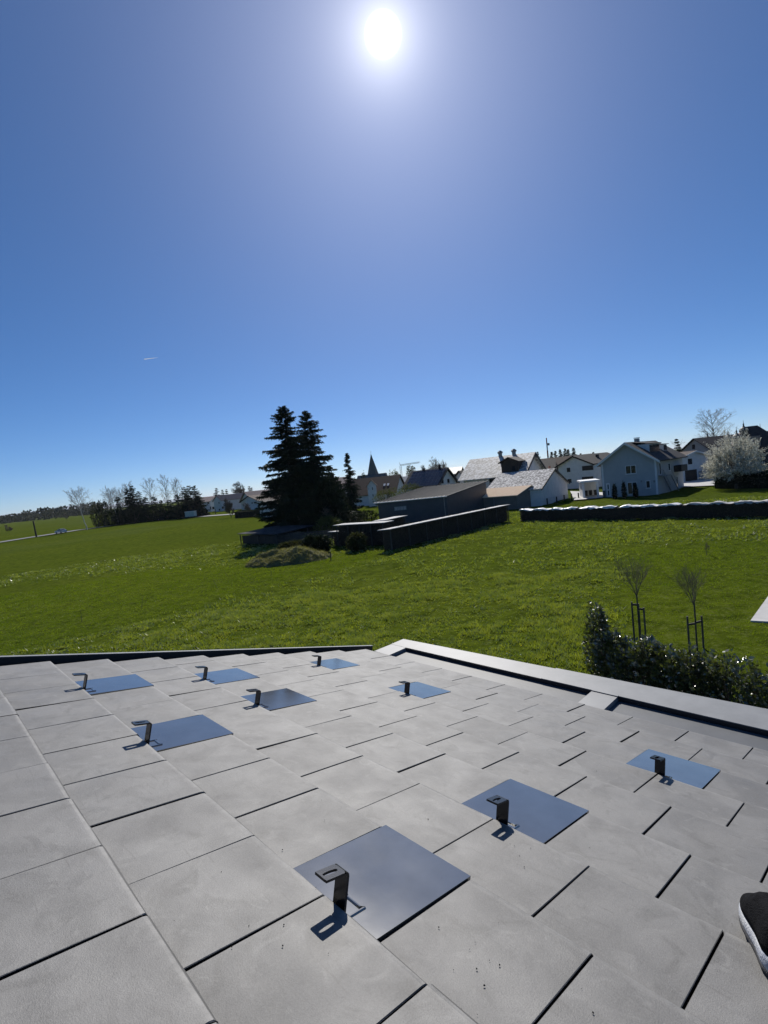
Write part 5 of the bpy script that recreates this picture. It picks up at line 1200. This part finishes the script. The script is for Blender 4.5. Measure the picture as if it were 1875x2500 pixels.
# the two big spruces and what grows at their feet
conifer('spruce_tree', 'tallest dark spruce, left one of the big pair in mid meadow', (-14.35, 80.5, -.1), 20.2, 5.6, 11, dens=1.3, size=1.7, power=.55, lean=(.012, 0), thin=.03, low=.05)
conifer('spruce_tree', 'big thin-topped spruce, right one of the big pair in mid meadow', (-10.0, 80, -.1), 19.0, 5.0, 12, dens=1.15, size=1.7, power=.55, thin=.10, lean=(-.015, 0), low=.06)
shrub('yew_bush', 'dark evergreen bush filling the foot of the big spruces, left side', (-12.9, 78.8, -.1), (3.2, 2.0, 8.2), 4200, .55, 'needle', 61, upright=.1, core=.1, stemmat='bark')
shrub('yew_bush', 'dark evergreen bush filling the foot of the big spruces, right side', (-8.6, 78.5, -.1), (2.6, 2.0, 8.0), 3800, .55, 'needle', 62, upright=.1, core=.1, stemmat='bark')
conifer('small_spruce', 'narrow pointed spruce standing left of the church spire', (*at(864, 1255, 96)[:2], -.1), at(855, 1105, 96)[2] + .1, 2.5, 13, dens=1.3, size=1.1, power=.8)
for k, (px, py, D, sz, mt, lb) in enumerate((
        (874, 1342, 52.7, (.95, .95, 1.75), 'bush', 'small round bush before the dark firewood stack'),
        (715, 1332, 55.5, (1.9, .9, 1.3), 'bush', 'low bush behind the cuttings mound, left'),
        (762, 1335, 54.0, (1.2, .8, 1.9), 'thuja', 'dark bush behind the cuttings mound, middle'),
        (787, 1343, 53.0, (1.0, .9, 1.8), 'thuja', 'dark bush behind the cuttings mound, right, nearest the short post'),
        (880, 1260, 84, (3.2, 2, 2.2), 'thuja', 'broad dark bush at the foot of the narrow spruce'),
        (803, 1292, 72, (2.0, 1.6, 2.6), 'bud', 'greenish bush right of the big spruces'),
        (846, 1262, 95, (2.0, 1.6, 3.6), 'bud', 'pale green bush between big spruces and narrow spruce'))):
    p = at(px, py, D); shrub('garden_bush', lb, (p[0], p[1], -.1), sz, 1500, .30, mt, 70 + k, core=.05, stems=7)
root = place_tree('budding_tree', 'small leaning tree with young leaves between big spruces and firewood', 'tree', (*at(835, 1285, 78)[:2], -.1), grow(33, 4.2, .3, .8, 4, .14, lean=(-.4, 0)), MAT['bark'], MAT['twig'], .02)
# willow-like budding trees in the village
for k, (px, py, D, hh, lb) in enumerate(((945, 1215, 135, 6.0, 'budding green tree before the dark red roof'), (1000, 1200, 128, 4.0, 'budding bush below the solar roof'))):
    p = at(px, py, D); shrub('budding_tree', lb, (p[0], p[1], -.1), (3.6, 2.5, max(2.5, 7 - (py - 1169) / 1240 * D + hh * .4)), 1500, .35, 'bud', 90 + k, cat='tree', core=.05, stems=12, stemmat='bark')
# distant tree crowns over the roofs
def ball(px, py, D, wpx, label, mat, seed, n=1400):
    t = at(px, py, D); shrub('distant_tree', label, (t[0], t[1], -.1), (wpx / 2480 * D, wpx / 2480 * D, t[2]), n, .6, mat, seed, cat='tree', core=.05, stems=6, stemmat='bark', upright=.2)
ball(962, 1149, 230, 30, 'round greenish tree crown behind the church nave', 'bud', 101)
ball(886, 1155, 260, 12, 'small tree crown just left of the church spire', 'bush', 102, 500)
ball(1003, 1140, 210, 30, 'dark dense tree crown right of the crane mast', 'bush', 103)
def oval(name, label, px, py, D, seed, rad, base=None, bark='bark', twig='twig', droop=0.0, b0=.28, nb=34, group=None, rise=.9):
    t = at(px, py, D); b = gp(*base) if base else t
    return place_tree(name, label, 'tree', (b[0], b[1], -.1), oval_tree(seed, t[2] + .1, rad, b0, nb, rise, droop=droop), MAT[bark], MAT[twig], D * .00013, group=group)
def bare(name, label, px, py, D, seed, spread=.75, levels=5, bark='bark', twig='twig', droop=0, kids_=(4, 6), rmin=None, base=None, trunk=.3, r0=None, group=None, lean=(0, 0), up=.35):
    t = at(px, py, D); b = gp(*base) if base else t; h_ = t[2] + .1
    return place_tree(name, label, 'tree', (b[0] if base else t[0], b[1] if base else t[1], -.1), grow(seed, h_, trunk, spread, levels, r0 or h_ * .016, kids_, droop, lean=lean, up=up), MAT[bark], MAT[twig], rmin or D * .00012, group=group)
bare('bare_tree', 'wide bare tree rising behind the solar roof', 1054, 1113, 190, 201, .95, 5)
bare('bare_tree', 'thin bare tree right of the wide one, behind the solar roof', 1083, 1121, 200, 202, .6, 4)
bare('bare_tree', 'faint bare tree top left of the mossy roof', 1147, 1130, 200, 203, .8, 4)
oval('birch_tree', 'tall pale birch behind the manor roofs', 1743, 1012, 128, 204, 4.4, bark='bark', twig='twig_pale', droop=.35, b0=.3, nb=48)
bare('bare_tree', 'low bare tree left of the tall birch behind the manor', 1715, 1058, 132, 205, .9, 4)
bare('bare_tree', 'bare tree top behind the light blue house roof', 1672, 1070, 150, 206, .9, 4)
# conifers on the right horizon
for k, (px, py, s_) in enumerate(((1312, 1103, 2.6), (1347, 1103, 2.6), (1356, 1101, 2.2), (1367, 1097, 2.6), (1378, 1095, 3.0), (1386, 1097, 2.8), (1400, 1093, 3.4), (1418, 1107, 2.4), (1449, 1104, 1.8))):
    t = at(px, py, 230); conifer('horizon_conifer', 'dark conifer on the horizon behind the white house, %s from the left of its group' % ['first', 'second', 'third', 'fourth', 'fifth', 'sixth', 'seventh', 'eighth', 'ninth'][k], (t[0], t[1], -.1), t[2] + .1, s_, 300 + k, dens=1.0, size=1.5, group='conifers on the right horizon', power=.7)
t = at(1653, 1072, 125); conifer('garden_conifer', 'small dark conifer between the light blue house and the garage house', (t[0], t[1], -.1), t[2] + .1, 2.0, 320, dens=.7, size=1.4)
# thujas at the blue house
for k, (bx, by, tx, ty) in enumerate(((1501.5, 1217.5, 1499, 1186), (1525, 1216, 1523, 1182), (1552.5, 1214, 1550, 1184))):
    b = gp(bx, by); z = at(tx, ty, b[1])[2]; shrub('columnar_thuja', 'dark columnar thuja by the light blue gable, %s' % ['left', 'middle', 'right, before the patio door'][k], (b[0], b[1], -.1), (.42, .42, z + .1), 700, .22, 'thuja', 330 + k, core=.05, upright=.9, taper=.35, stems=3, group='columnar thujas at the blue house')
# blossom tree and the hedge under it
bt = gp(1752, 1186); bt = at(1797, 1186, 78)
zt = at(1790, 1066, 78)[2]
g = np.random.default_rng(91); sg = [(np.zeros(3), np.array([0, 0, .8]), .22, .18, 0)]
for k in range(230):
    az = g.uniform(0, 6.283); el = math.asin(g.uniform(-.05, 1)); hub = np.array([math.cos(az) * .5, math.sin(az) * .5, 1.2 + g.uniform(0, .6)])
    tipp = np.array([math.cos(az) * math.cos(el) * 4.0, math.sin(az) * math.cos(el) * 3.8, 2.0 + math.sin(el) * (zt - 1.9)]) * g.uniform(.82, 1.06)
    q0 = hub
    for m_ in range(5):
        q1 = hub + (tipp - hub) * (m_ + 1) / 5 + g.normal(0, .12, 3) + np.array([0, 0, .5 * math.sin((m_ + 1) / 5 * 3.14)]); sg.append((q0, q1, .05 - .009 * m_, .041 - .008 * m_, 1 + (m_ > 0) * 2)); 
        if m_ > 1:
            for w_ in range(3): sg.append((q1, q1 + (tipp - hub) * .13 + g.normal(0, .32, 3), .012, .006, 4))
        q0 = q1
root = place_tree('blossom_tree', 'wide round tree in full white blossom right of the blue house', 'tree', (bt[0], bt[1], -.1), sg, MAT['bark'], MAT['twig'], .015, split=2)
g = np.random.default_rng(9); fine = [s for s in sg if s[4] >= 3]; A = np.array([s[0] for s in fine]); B = np.array([s[1] for s in fine])
m = g.integers(0, len(fine), 42000); tq = g.uniform(0, 1, (42000, 1)); Pb = A[m] + (B[m] - A[m]) * tq + g.normal(0, .06, (42000, 3))
D = (B - A)[m]; D /= np.linalg.norm(D, axis=1, keepdims=True) + 1e-9; D = D + g.normal(0, .6, D.shape); D /= np.linalg.norm(D, axis=1, keepdims=True)
V, F = sprays(Pb, D, g.uniform(.09, .22, len(Pb)), g.uniform(.03, .06, len(Pb)), 10); mesh_np('blossom', V, F, MAT['blossom'], root)
def hedge(name, label, A, B, h_, w_, seed, n=5000, mat='thuja', leaf=.25):
    A, B = np.array(A[:2], float), np.array(B[:2], float); g = np.random.default_rng(seed); L = np.linalg.norm(B - A); t_ = (B - A) / L; n2 = np.array([-t_[1], t_[0]])
    root = thing(name, label, 'hedge', (A[0], A[1], -.1)); O = np.array(root.location)
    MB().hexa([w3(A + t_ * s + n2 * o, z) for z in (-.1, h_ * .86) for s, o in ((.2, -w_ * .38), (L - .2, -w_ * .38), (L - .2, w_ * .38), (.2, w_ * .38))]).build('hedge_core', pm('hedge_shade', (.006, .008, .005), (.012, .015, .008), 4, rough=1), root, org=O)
    s = g.uniform(0, L, n); hh_ = h_ * (.85 + .3 * vnoise(s * .9, s * 0 + seed, seed)); face = g.integers(0, 3, n); o = np.where(face == 0, -w_ / 2, np.where(face == 1, w_ / 2, g.uniform(-w_ / 2, w_ / 2, n))) * g.uniform(.7, 1.08, n)
    z = np.where(face == 2, hh_ * g.uniform(.85, 1.02, n), g.uniform(0, 1, n) * hh_)
    P = np.stack([A[0] + t_[0] * s + n2[0] * o, A[1] + t_[1] * s + n2[1] * o, z], 1) - O
    D = g.normal(0, 1, (n, 3)); D[:, 2] = np.abs(D[:, 2]) + .3; D /= np.linalg.norm(D, axis=1, keepdims=True)
    V, F = sprays(P, D, leaf * g.uniform(.6, 1.5, n), np.full(n, leaf * .22), seed); mesh_np('foliage', V, F, MAT[mat], root); return root
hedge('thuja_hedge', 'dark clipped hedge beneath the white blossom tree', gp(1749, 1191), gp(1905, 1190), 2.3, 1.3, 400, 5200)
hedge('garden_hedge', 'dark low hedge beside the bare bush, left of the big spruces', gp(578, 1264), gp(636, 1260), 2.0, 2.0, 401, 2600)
b = gp(565, 1263); bare('bare_bush_tree', 'spreading bare bush tree at the end of the dark low hedge', 563, 1212.7, b[1], 207, .85, 5, base=(565, 1263), trunk=.08, kids_=(5, 7), up=.6)
bare('bare_bush_tree', 'reddish bare bush before the far large house', 604, 1225, 170, 208, .9, 4, base=(604, 1255), trunk=.1, kids_=(5, 7), up=.5)
# behind the far houses
bare('bare_tree', 'wide bare tree behind the far white houses', 583, 1172, 330, 209, .95, 5)
ball(588, 1183, 335, 16, 'ivy-dark tree within the wide bare tree behind the far houses', 'thuja', 104, 900)
for k, (px, py, s_) in enumerate(((528, 1192, 4.2), (542, 1196, 2.4), (552, 1195, 2.4), (572, 1197, 2.6), (608, 1187.5, 3.2), (614, 1191, 2.4))):
    t = at(px, py, 330); conifer('village_conifer', 'dark conifer behind the far white houses, %s from the left' % ['first', 'second', 'third', 'fourth', 'fifth', 'sixth'][k], (t[0], t[1], -.1), t[2] + .1, s_, 340 + k, dens=.45, size=2.4, group='conifers behind the far houses', power=.6)
# the copse along the road on the left
oval('birch_tree', 'pale slender birch standing alone left of the copse', 200, 1200, gp(215, 1292)[1], 211, 4.2, base=(213, 1293), bark='bark_pale', twig='twig_pale', b0=.40, nb=30)
oval('birch_tree', 'second pale birch before the dark conifers of the copse', 279, 1192, gp(291, 1281)[1], 212, 3.4, base=(290, 1281), bark='bark_pale', twig='twig_pale', b0=.42, nb=24)
for k, (px, py, D, nm) in enumerate(((312, 1184, 222, 'behind the second birch'), (361, 1171, 222, 'left of the three tall ones'), (401, 1165, 224, 'middle of the three tall ones'), (429, 1173, 224, 'right of the three tall ones'), (262, 1208, 215, 'between the two birches'), (297, 1200, 225, 'faint one behind the conifers'))):
    oval('bare_tree', 'tall bare tree of the copse, ' + nm, px, py, D, 220 + k, 3.8, twig='twig_pale', b0=.25, nb=22, group='bare trees of the copse', rise=1.3)
for k, (px, py, D, s_) in enumerate(((286, 1214, 208, 3.2), (308, 1193, 210, 3.4), (320, 1186, 212, 3.8), (338, 1200, 211, 3.4), (353, 1214, 209, 3.6), (375, 1213, 210, 3.6), (392, 1222, 208, 4.0), (412, 1221, 209, 4.0), (430, 1208, 208, 3.2), (447, 1190, 207, 3.6), (461, 1186, 206, 3.8), (474, 1186, 205, 3.8), (484, 1203, 204, 3.4))):
    t = at(px, py, D); conifer('copse_conifer', 'black-green conifer in the copse by the road, number %s from the left' % ['one', 'two', 'three', 'four', 'five', 'six', 'seven', 'eight', 'nine', 'ten', 'eleven', 'twelve', 'thirteen'][k], (t[0], t[1], -.1), t[2] + .1, s_, 360 + k, dens=.7, size=2.0, group='conifers of the copse', power=.5, low=.0)
for k, (px, py, D, wpx, mt) in enumerate(((232, 1230, 206, 30, 'bush'), (248, 1226, 206, 28, 'thuja'), (266, 1245, 205, 30, 'thuja'), (292, 1248, 204, 36, 'thuja'), (330, 1243, 206, 44, 'thuja'), (368, 1240, 208, 44, 'thuja'), (405, 1236, 207, 44, 'thuja'), (440, 1235, 205, 40, 'thuja'))):
    ball(px, py, D, wpx, 'dark undergrowth bush of the copse, %s from the left' % ['first', 'second', 'third', 'fourth', 'fifth', 'sixth', 'seventh', 'eighth'][k], mt, 380 + k, 900)
bare('apple_tree', 'low round bare apple tree in the field at the far left', 22, 1280, gp(25, 1299)[1], 230, 1.05, 5, base=(25, 1299), trunk=.2, up=.1)
bare('bare_tree', 'small lone tree far off in the left field', 162, 1253, 330, 231, .8, 4, base=(163.5, 1273))
# low far wood on the left horizon
def far_wood():
    g = np.random.default_rng(77); V, F = [], []
    for k in range(420):
        a = g.uniform(-.98, -.50); D = g.uniform(900, 2300); x, y = D * math.sin(a), D * math.cos(a); w_ = g.uniform(6, 16); h_ = g.uniform(6, 15) * (1 + .5 * (a > -.62)); n = 40
        d = g.normal(0, 1, (n, 3)); d /= np.linalg.norm(d, axis=1, keepdims=True); P = np.stack([x + d[:, 0] * w_, y + d[:, 1] * w_, h_ * .5 + d[:, 2] * h_ * .5], 1); Dd = d + g.normal(0, .4, (n, 3)); Dd /= np.linalg.norm(Dd, axis=1, keepdims=True)
        v, f = sprays(P, Dd, np.full(n, 4.0), np.full(n, 3.0), k); F.append(f + len(V) * 120); V.append(v)
    o = mesh_np('far_wood', np.vstack(V), np.vstack(F), leafmat('far_wood_leaves', (.035, .042, .026), (.05, .055, .035), trans=.1, gloss=0, scale=.05)); tag(o, 'low far-off woodland on the left horizon', 'woodland', kind='stuff')
far_wood()
# pale alpine foothills
def hills():
    n = 220; a = np.linspace(-1.25, 1.25, n); D = 16000; V = []
    hgt = 40 + 130 * vnoise(a * 9 + 3, a * 0, 5) + 90 * vnoise(a * 40, a * 0, 6) + 40 * vnoise(a * 120, a * 0, 8); hgt *= np.clip((-.28 - a) * 6, 0, 1) 
    for k in range(n): V.append((D * math.sin(a[k]), D * math.cos(a[k]), -80))
    for k in range(n): V.append((1.25 * D * math.sin(a[k]), 1.25 * D * math.cos(a[k]), max(-79, hgt[k])))
    for k in range(n): V.append((1.5 * D * math.sin(a[k]), 1.5 * D * math.cos(a[k]), -80))
    F = [(k, k + 1, n + k + 1, n + k) for k in range(n - 1)] + [(n + k, n + k + 1, 2 * n + k + 1, 2 * n + k) for k in range(n - 1)]
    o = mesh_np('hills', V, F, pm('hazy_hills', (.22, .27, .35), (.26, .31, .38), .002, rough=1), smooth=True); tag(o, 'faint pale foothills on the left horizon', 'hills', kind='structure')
hills()

# ================================================================== garden near the house: saplings, hedge shrubs
def sapling(label, base, top, seed, stakes, crossbars):
    b = gp(*base); h_ = at(*top, b[1])[2] + .1; r = random.Random(seed); root = thing('sapling', label, 'sapling', (b[0], b[1], -.1), group='staked saplings on the lawn')
    hs = h_ * .58; mb = MB(); mb.tube((0, 0, -.2), (0, 0, hs), .032, .026, 8); mb.build('trunk', MAT['bark'], root)
    segs = []
    def rec(p, d, L, rad, lev):
        n = 4; q = p
        for i in range(n):
            d = d + np.array([r.gauss(0, .07), r.gauss(0, .07), .03]); d /= np.linalg.norm(d); e = q + d * L / n; segs.append((q, e, rad * (1 - .18 * i), rad * (1 - .18 * (i + 1)), lev)); q = e
            if lev < 2 and i:
                for w_ in range(2 if lev == 0 else 1):
                    az = r.uniform(0, 6.28); nd = d + np.array([math.cos(az), math.sin(az), .2]) * .55; rec(q, nd / np.linalg.norm(nd), L * r.uniform(.4, .6), rad * .5, lev + 1)
    for k in range(13):
        az = k * 2.4 + r.uniform(-.3, .3); ti = r.uniform(.15, .62) if k else 0; d = np.array([math.cos(az) * ti, math.sin(az) * ti, 1.0]); rec(np.array([0, 0, hs - .03 + r.uniform(-.12, .02)]), d / np.linalg.norm(d), (h_ - hs) * r.uniform(.58, .80) / (1 + ti * .12), .013, 0)
    V, F = tubes_np([s[0] for s in segs], [s[1] for s in segs], [max(s[2] * .8, .0035) for s in segs], [max(s[3] * .8, .003) for s in segs], 4); mesh_np('crown', V, F, MAT['twig'], root)
    tops = []
    for (dx, dy, hh_) in stakes:
        MB().tube((dx, dy, -.2), (dx, dy, hh_), .035, .033, 8).build('stake', MAT['wood'], root); tops.append((dx, dy, hh_))
    for (i, j, z) in crossbars:
        a, c = tops[i], tops[j] if j >= 0 else (0, 0, 0); MB().obox(((a[0] + c[0]) / 2, (a[1] + c[1]) / 2, z), ((c[0] - a[0]) / 2, (c[1] - a[1]) / 2, 0), (0, .02, 0), (0, 0, .035)).build('tie_bar', MAT['dark_wood'], root)
    return root
sapling('left staked sapling on the lawn with three close tall stakes', (1563, 1568), (1540, 1362), 3, ((-.16, .1, 1.62), (.14, .22, 1.5), (.12, -.2, 1.45)), ((0, -1, 1.52), (1, -1, 1.42), (2, -1, 1.38)))
sapling('right staked sapling on the lawn with two stakes and crossbars', (1702, 1582), (1690, 1386), 4, ((-.30, -.05, 1.28), (.30, .12, 1.18)), ((0, -1, .98), (1, -1, 1.0)))
b = gp(1725, 1352); place_tree('sprig', 'tiny bare sprig alone on the lawn', 'plant', (b[0], b[1], -.08), grow(15, .85, .1, .6, 3, .015, (3, 5)), MAT['bark'], MAT['twig'], .006)
# laurel shrubs
HB = [(1470, 1652, 2.25, .62, .55), (1502, 1668, 1.55, .55, .5), (1545, 1685, 1.45, .6, .5), (1590, 1700, 1.5, .58, .55), (1634, 1712, 1.5, .6, .55), (1682, 1728, 1.55, .62, .55), (1728, 1740, 1.45, .58, .55), (1775, 1752, 1.62, .5, .5), (1822, 1770, 1.5, .5, .5), (1868, 1785, 1.45, .5, .5), (1915, 1800, 1.5, .55, .5)]
for k, (px, py, hh_, w_, e_) in enumerate(HB):
    b = gp(px, py); n_ = 2000 if k < 7 else 850
    shrub('laurel_shrub', 'glossy laurel shrub, %s' % (['tall pointed one at the left end of the row', 'second in the row from the tall one', 'third in the row from the tall one', 'fourth in the row from the tall one', 'fifth in the row from the tall one', 'sixth in the row from the tall one', 'seventh in the row from the tall one', 'eighth in the row, where it thins out', 'sparse one, ninth in the row', 'sparse one at the right picture edge', 'sparse last one beyond the picture edge'][k]), (b[0], b[1], -.1), (w_, e_, hh_ / .93), n_, .12, 'laurel', 500 + k, group='laurel row below the gutter', quadleaf=True, upright=.45, core=.12, stems=12, taper=.45 if k == 0 else .1)

# ================================================================== sneaker of the person on the roof
def sneaker():
    toe = roof_pt(9.47, 5.54); heel = toe + Ev * .107 + Sv * .30
    ax = (heel - toe) / np.linalg.norm(heel - toe); up = Nv; rt = np.cross(ax, up)      # ax: toe -> heel
    root = thing('sneaker', 'black sneaker with worn white and bluish sole at the right picture edge', 'shoe')
    root.matrix_world = Matrix([[rt[0], ax[0], up[0], 0], [rt[1], ax[1], up[1], 0], [rt[2], ax[2], up[2], 0], [0, 0, 0, 1]]); o = roof_pt(9.47, 5.54, -.006) + Ev * .045 ; root.matrix_world.translation = Vector(tuple(o))
    L = .30; ys = np.linspace(0, 1, 15)
    hw = np.array([.004, .030, .041, .0465, .049, .0495, .048, .045, .042, .039, .0375, .037, .036, .030, .004])
    def ring(sc, z, dz=0): return [(-w * sc, y * L + (1 - sc) * (.02 if y < .5 else -.02), z + dz * math.sin(y * 22) * .0012) for y, w in zip(ys, hw)] + [(w * sc, y * L + (1 - sc) * (.02 if y < .5 else -.02), z) for y, w in list(zip(ys, hw))[::-1]]
    def loft(rings, name, mat, cap=True):
        V, F = [], []; n = len(rings[0])
        for r_ in rings: V += r_
        for i in range(len(rings) - 1):
            for j in range(n): F.append((i * n + j, i * n + (j + 1) % n, (i + 1) * n + (j + 1) % n, (i + 1) * n + j))
        if cap: F.append(tuple(range((len(rings) - 1) * n, len(rings) * n))); F.append(tuple(range(n - 1, -1, -1)))
        me = bpy.data.meshes.new(name); me.from_pydata(V, [], F); me.update(); return link(name, me, mat, root, True)
    loft([ring(.96, 0), ring(1.06, .004, 1), ring(1.08, .010, 1), ring(1.04, .013)], 'outsole', pm('outsole_rubber', (.03, .03, .033), (.05, .05, .055), 30, rough=.8, bump=.3))
    loft([ring(1.02, .0125), ring(1.09, .020, 1), ring(1.08, .034, 1), ring(.99, .043)], 'midsole', pm('worn_midsole', (.40, .42, .48), (.66, .66, .64), 25, rough=.7, bump=.3))
    def top(y): return .043 + .052 * min(1, (y / .42)) ** .8 + (.022 if y > .5 else .022 * max(0, (y - .3) / .2))
    rs = []
    for k, q in enumerate((0, .25, .5, .7, .85, .95, 1.0)):
        sc = .99 * math.sqrt(max(0, 1 - q ** 2.3)) + .06
        pts = []
        for y, w in zip(ys, hw): pts.append((-w * sc, y * L * .985 + .002, .042 + (top(y) - .042) * q))
        for y, w in list(zip(ys, hw))[::-1]: pts.append((w * sc, y * L * .985 + .002, .042 + (top(y) - .042) * q))
        rs.append(pts)
    loft(rs, 'upper', pm('black_mesh_upper', (.005, .005, .006), (.011, .011, .013), 60, spec=.1, rough=.9, bump=.5, bscale=300))
sneaker()

# contrail
p = at(385, 873, 9000); q = at(352, 877, 9000); d = q - p
V, F = tubes_np([p, p + d * .5], [p + d * .5, q], [1.5, 5], [5, 7], 8); o = mesh_np('contrail', V, F, leafmat('contrail_ice', (.8, .82, .85), (.86, .87, .88), trans=.85, gloss=0, tcol=(1, 1, 1))); tag(o, 'short thin white contrail low in the left sky', 'contrail', kind='stuff')

# ================================================================== air
def haze():
    zt_ = 60.0
    o = MB().box(-30000, 30000, -30000, 30000, -95, zt_).build('haze', None)
    m = bpy.data.materials.new('hazy_air'); m.use_nodes = True; t = m.node_tree; t.nodes.clear()
    v = N_(t, 'ShaderNodeVolumePrincipled'); v.inputs['Color'].default_value = (.86, .92, 1, 1); v.inputs['Density'].default_value = 0.00004; v.inputs['Anisotropy'].default_value = .3
    out = N_(t, 'ShaderNodeOutputMaterial'); t.links.new(v.outputs[0], out.inputs['Volume']); o.data.materials.append(m)
    tag(o, 'thin spring haze over the distant fields', 'haze', kind='stuff')
haze()
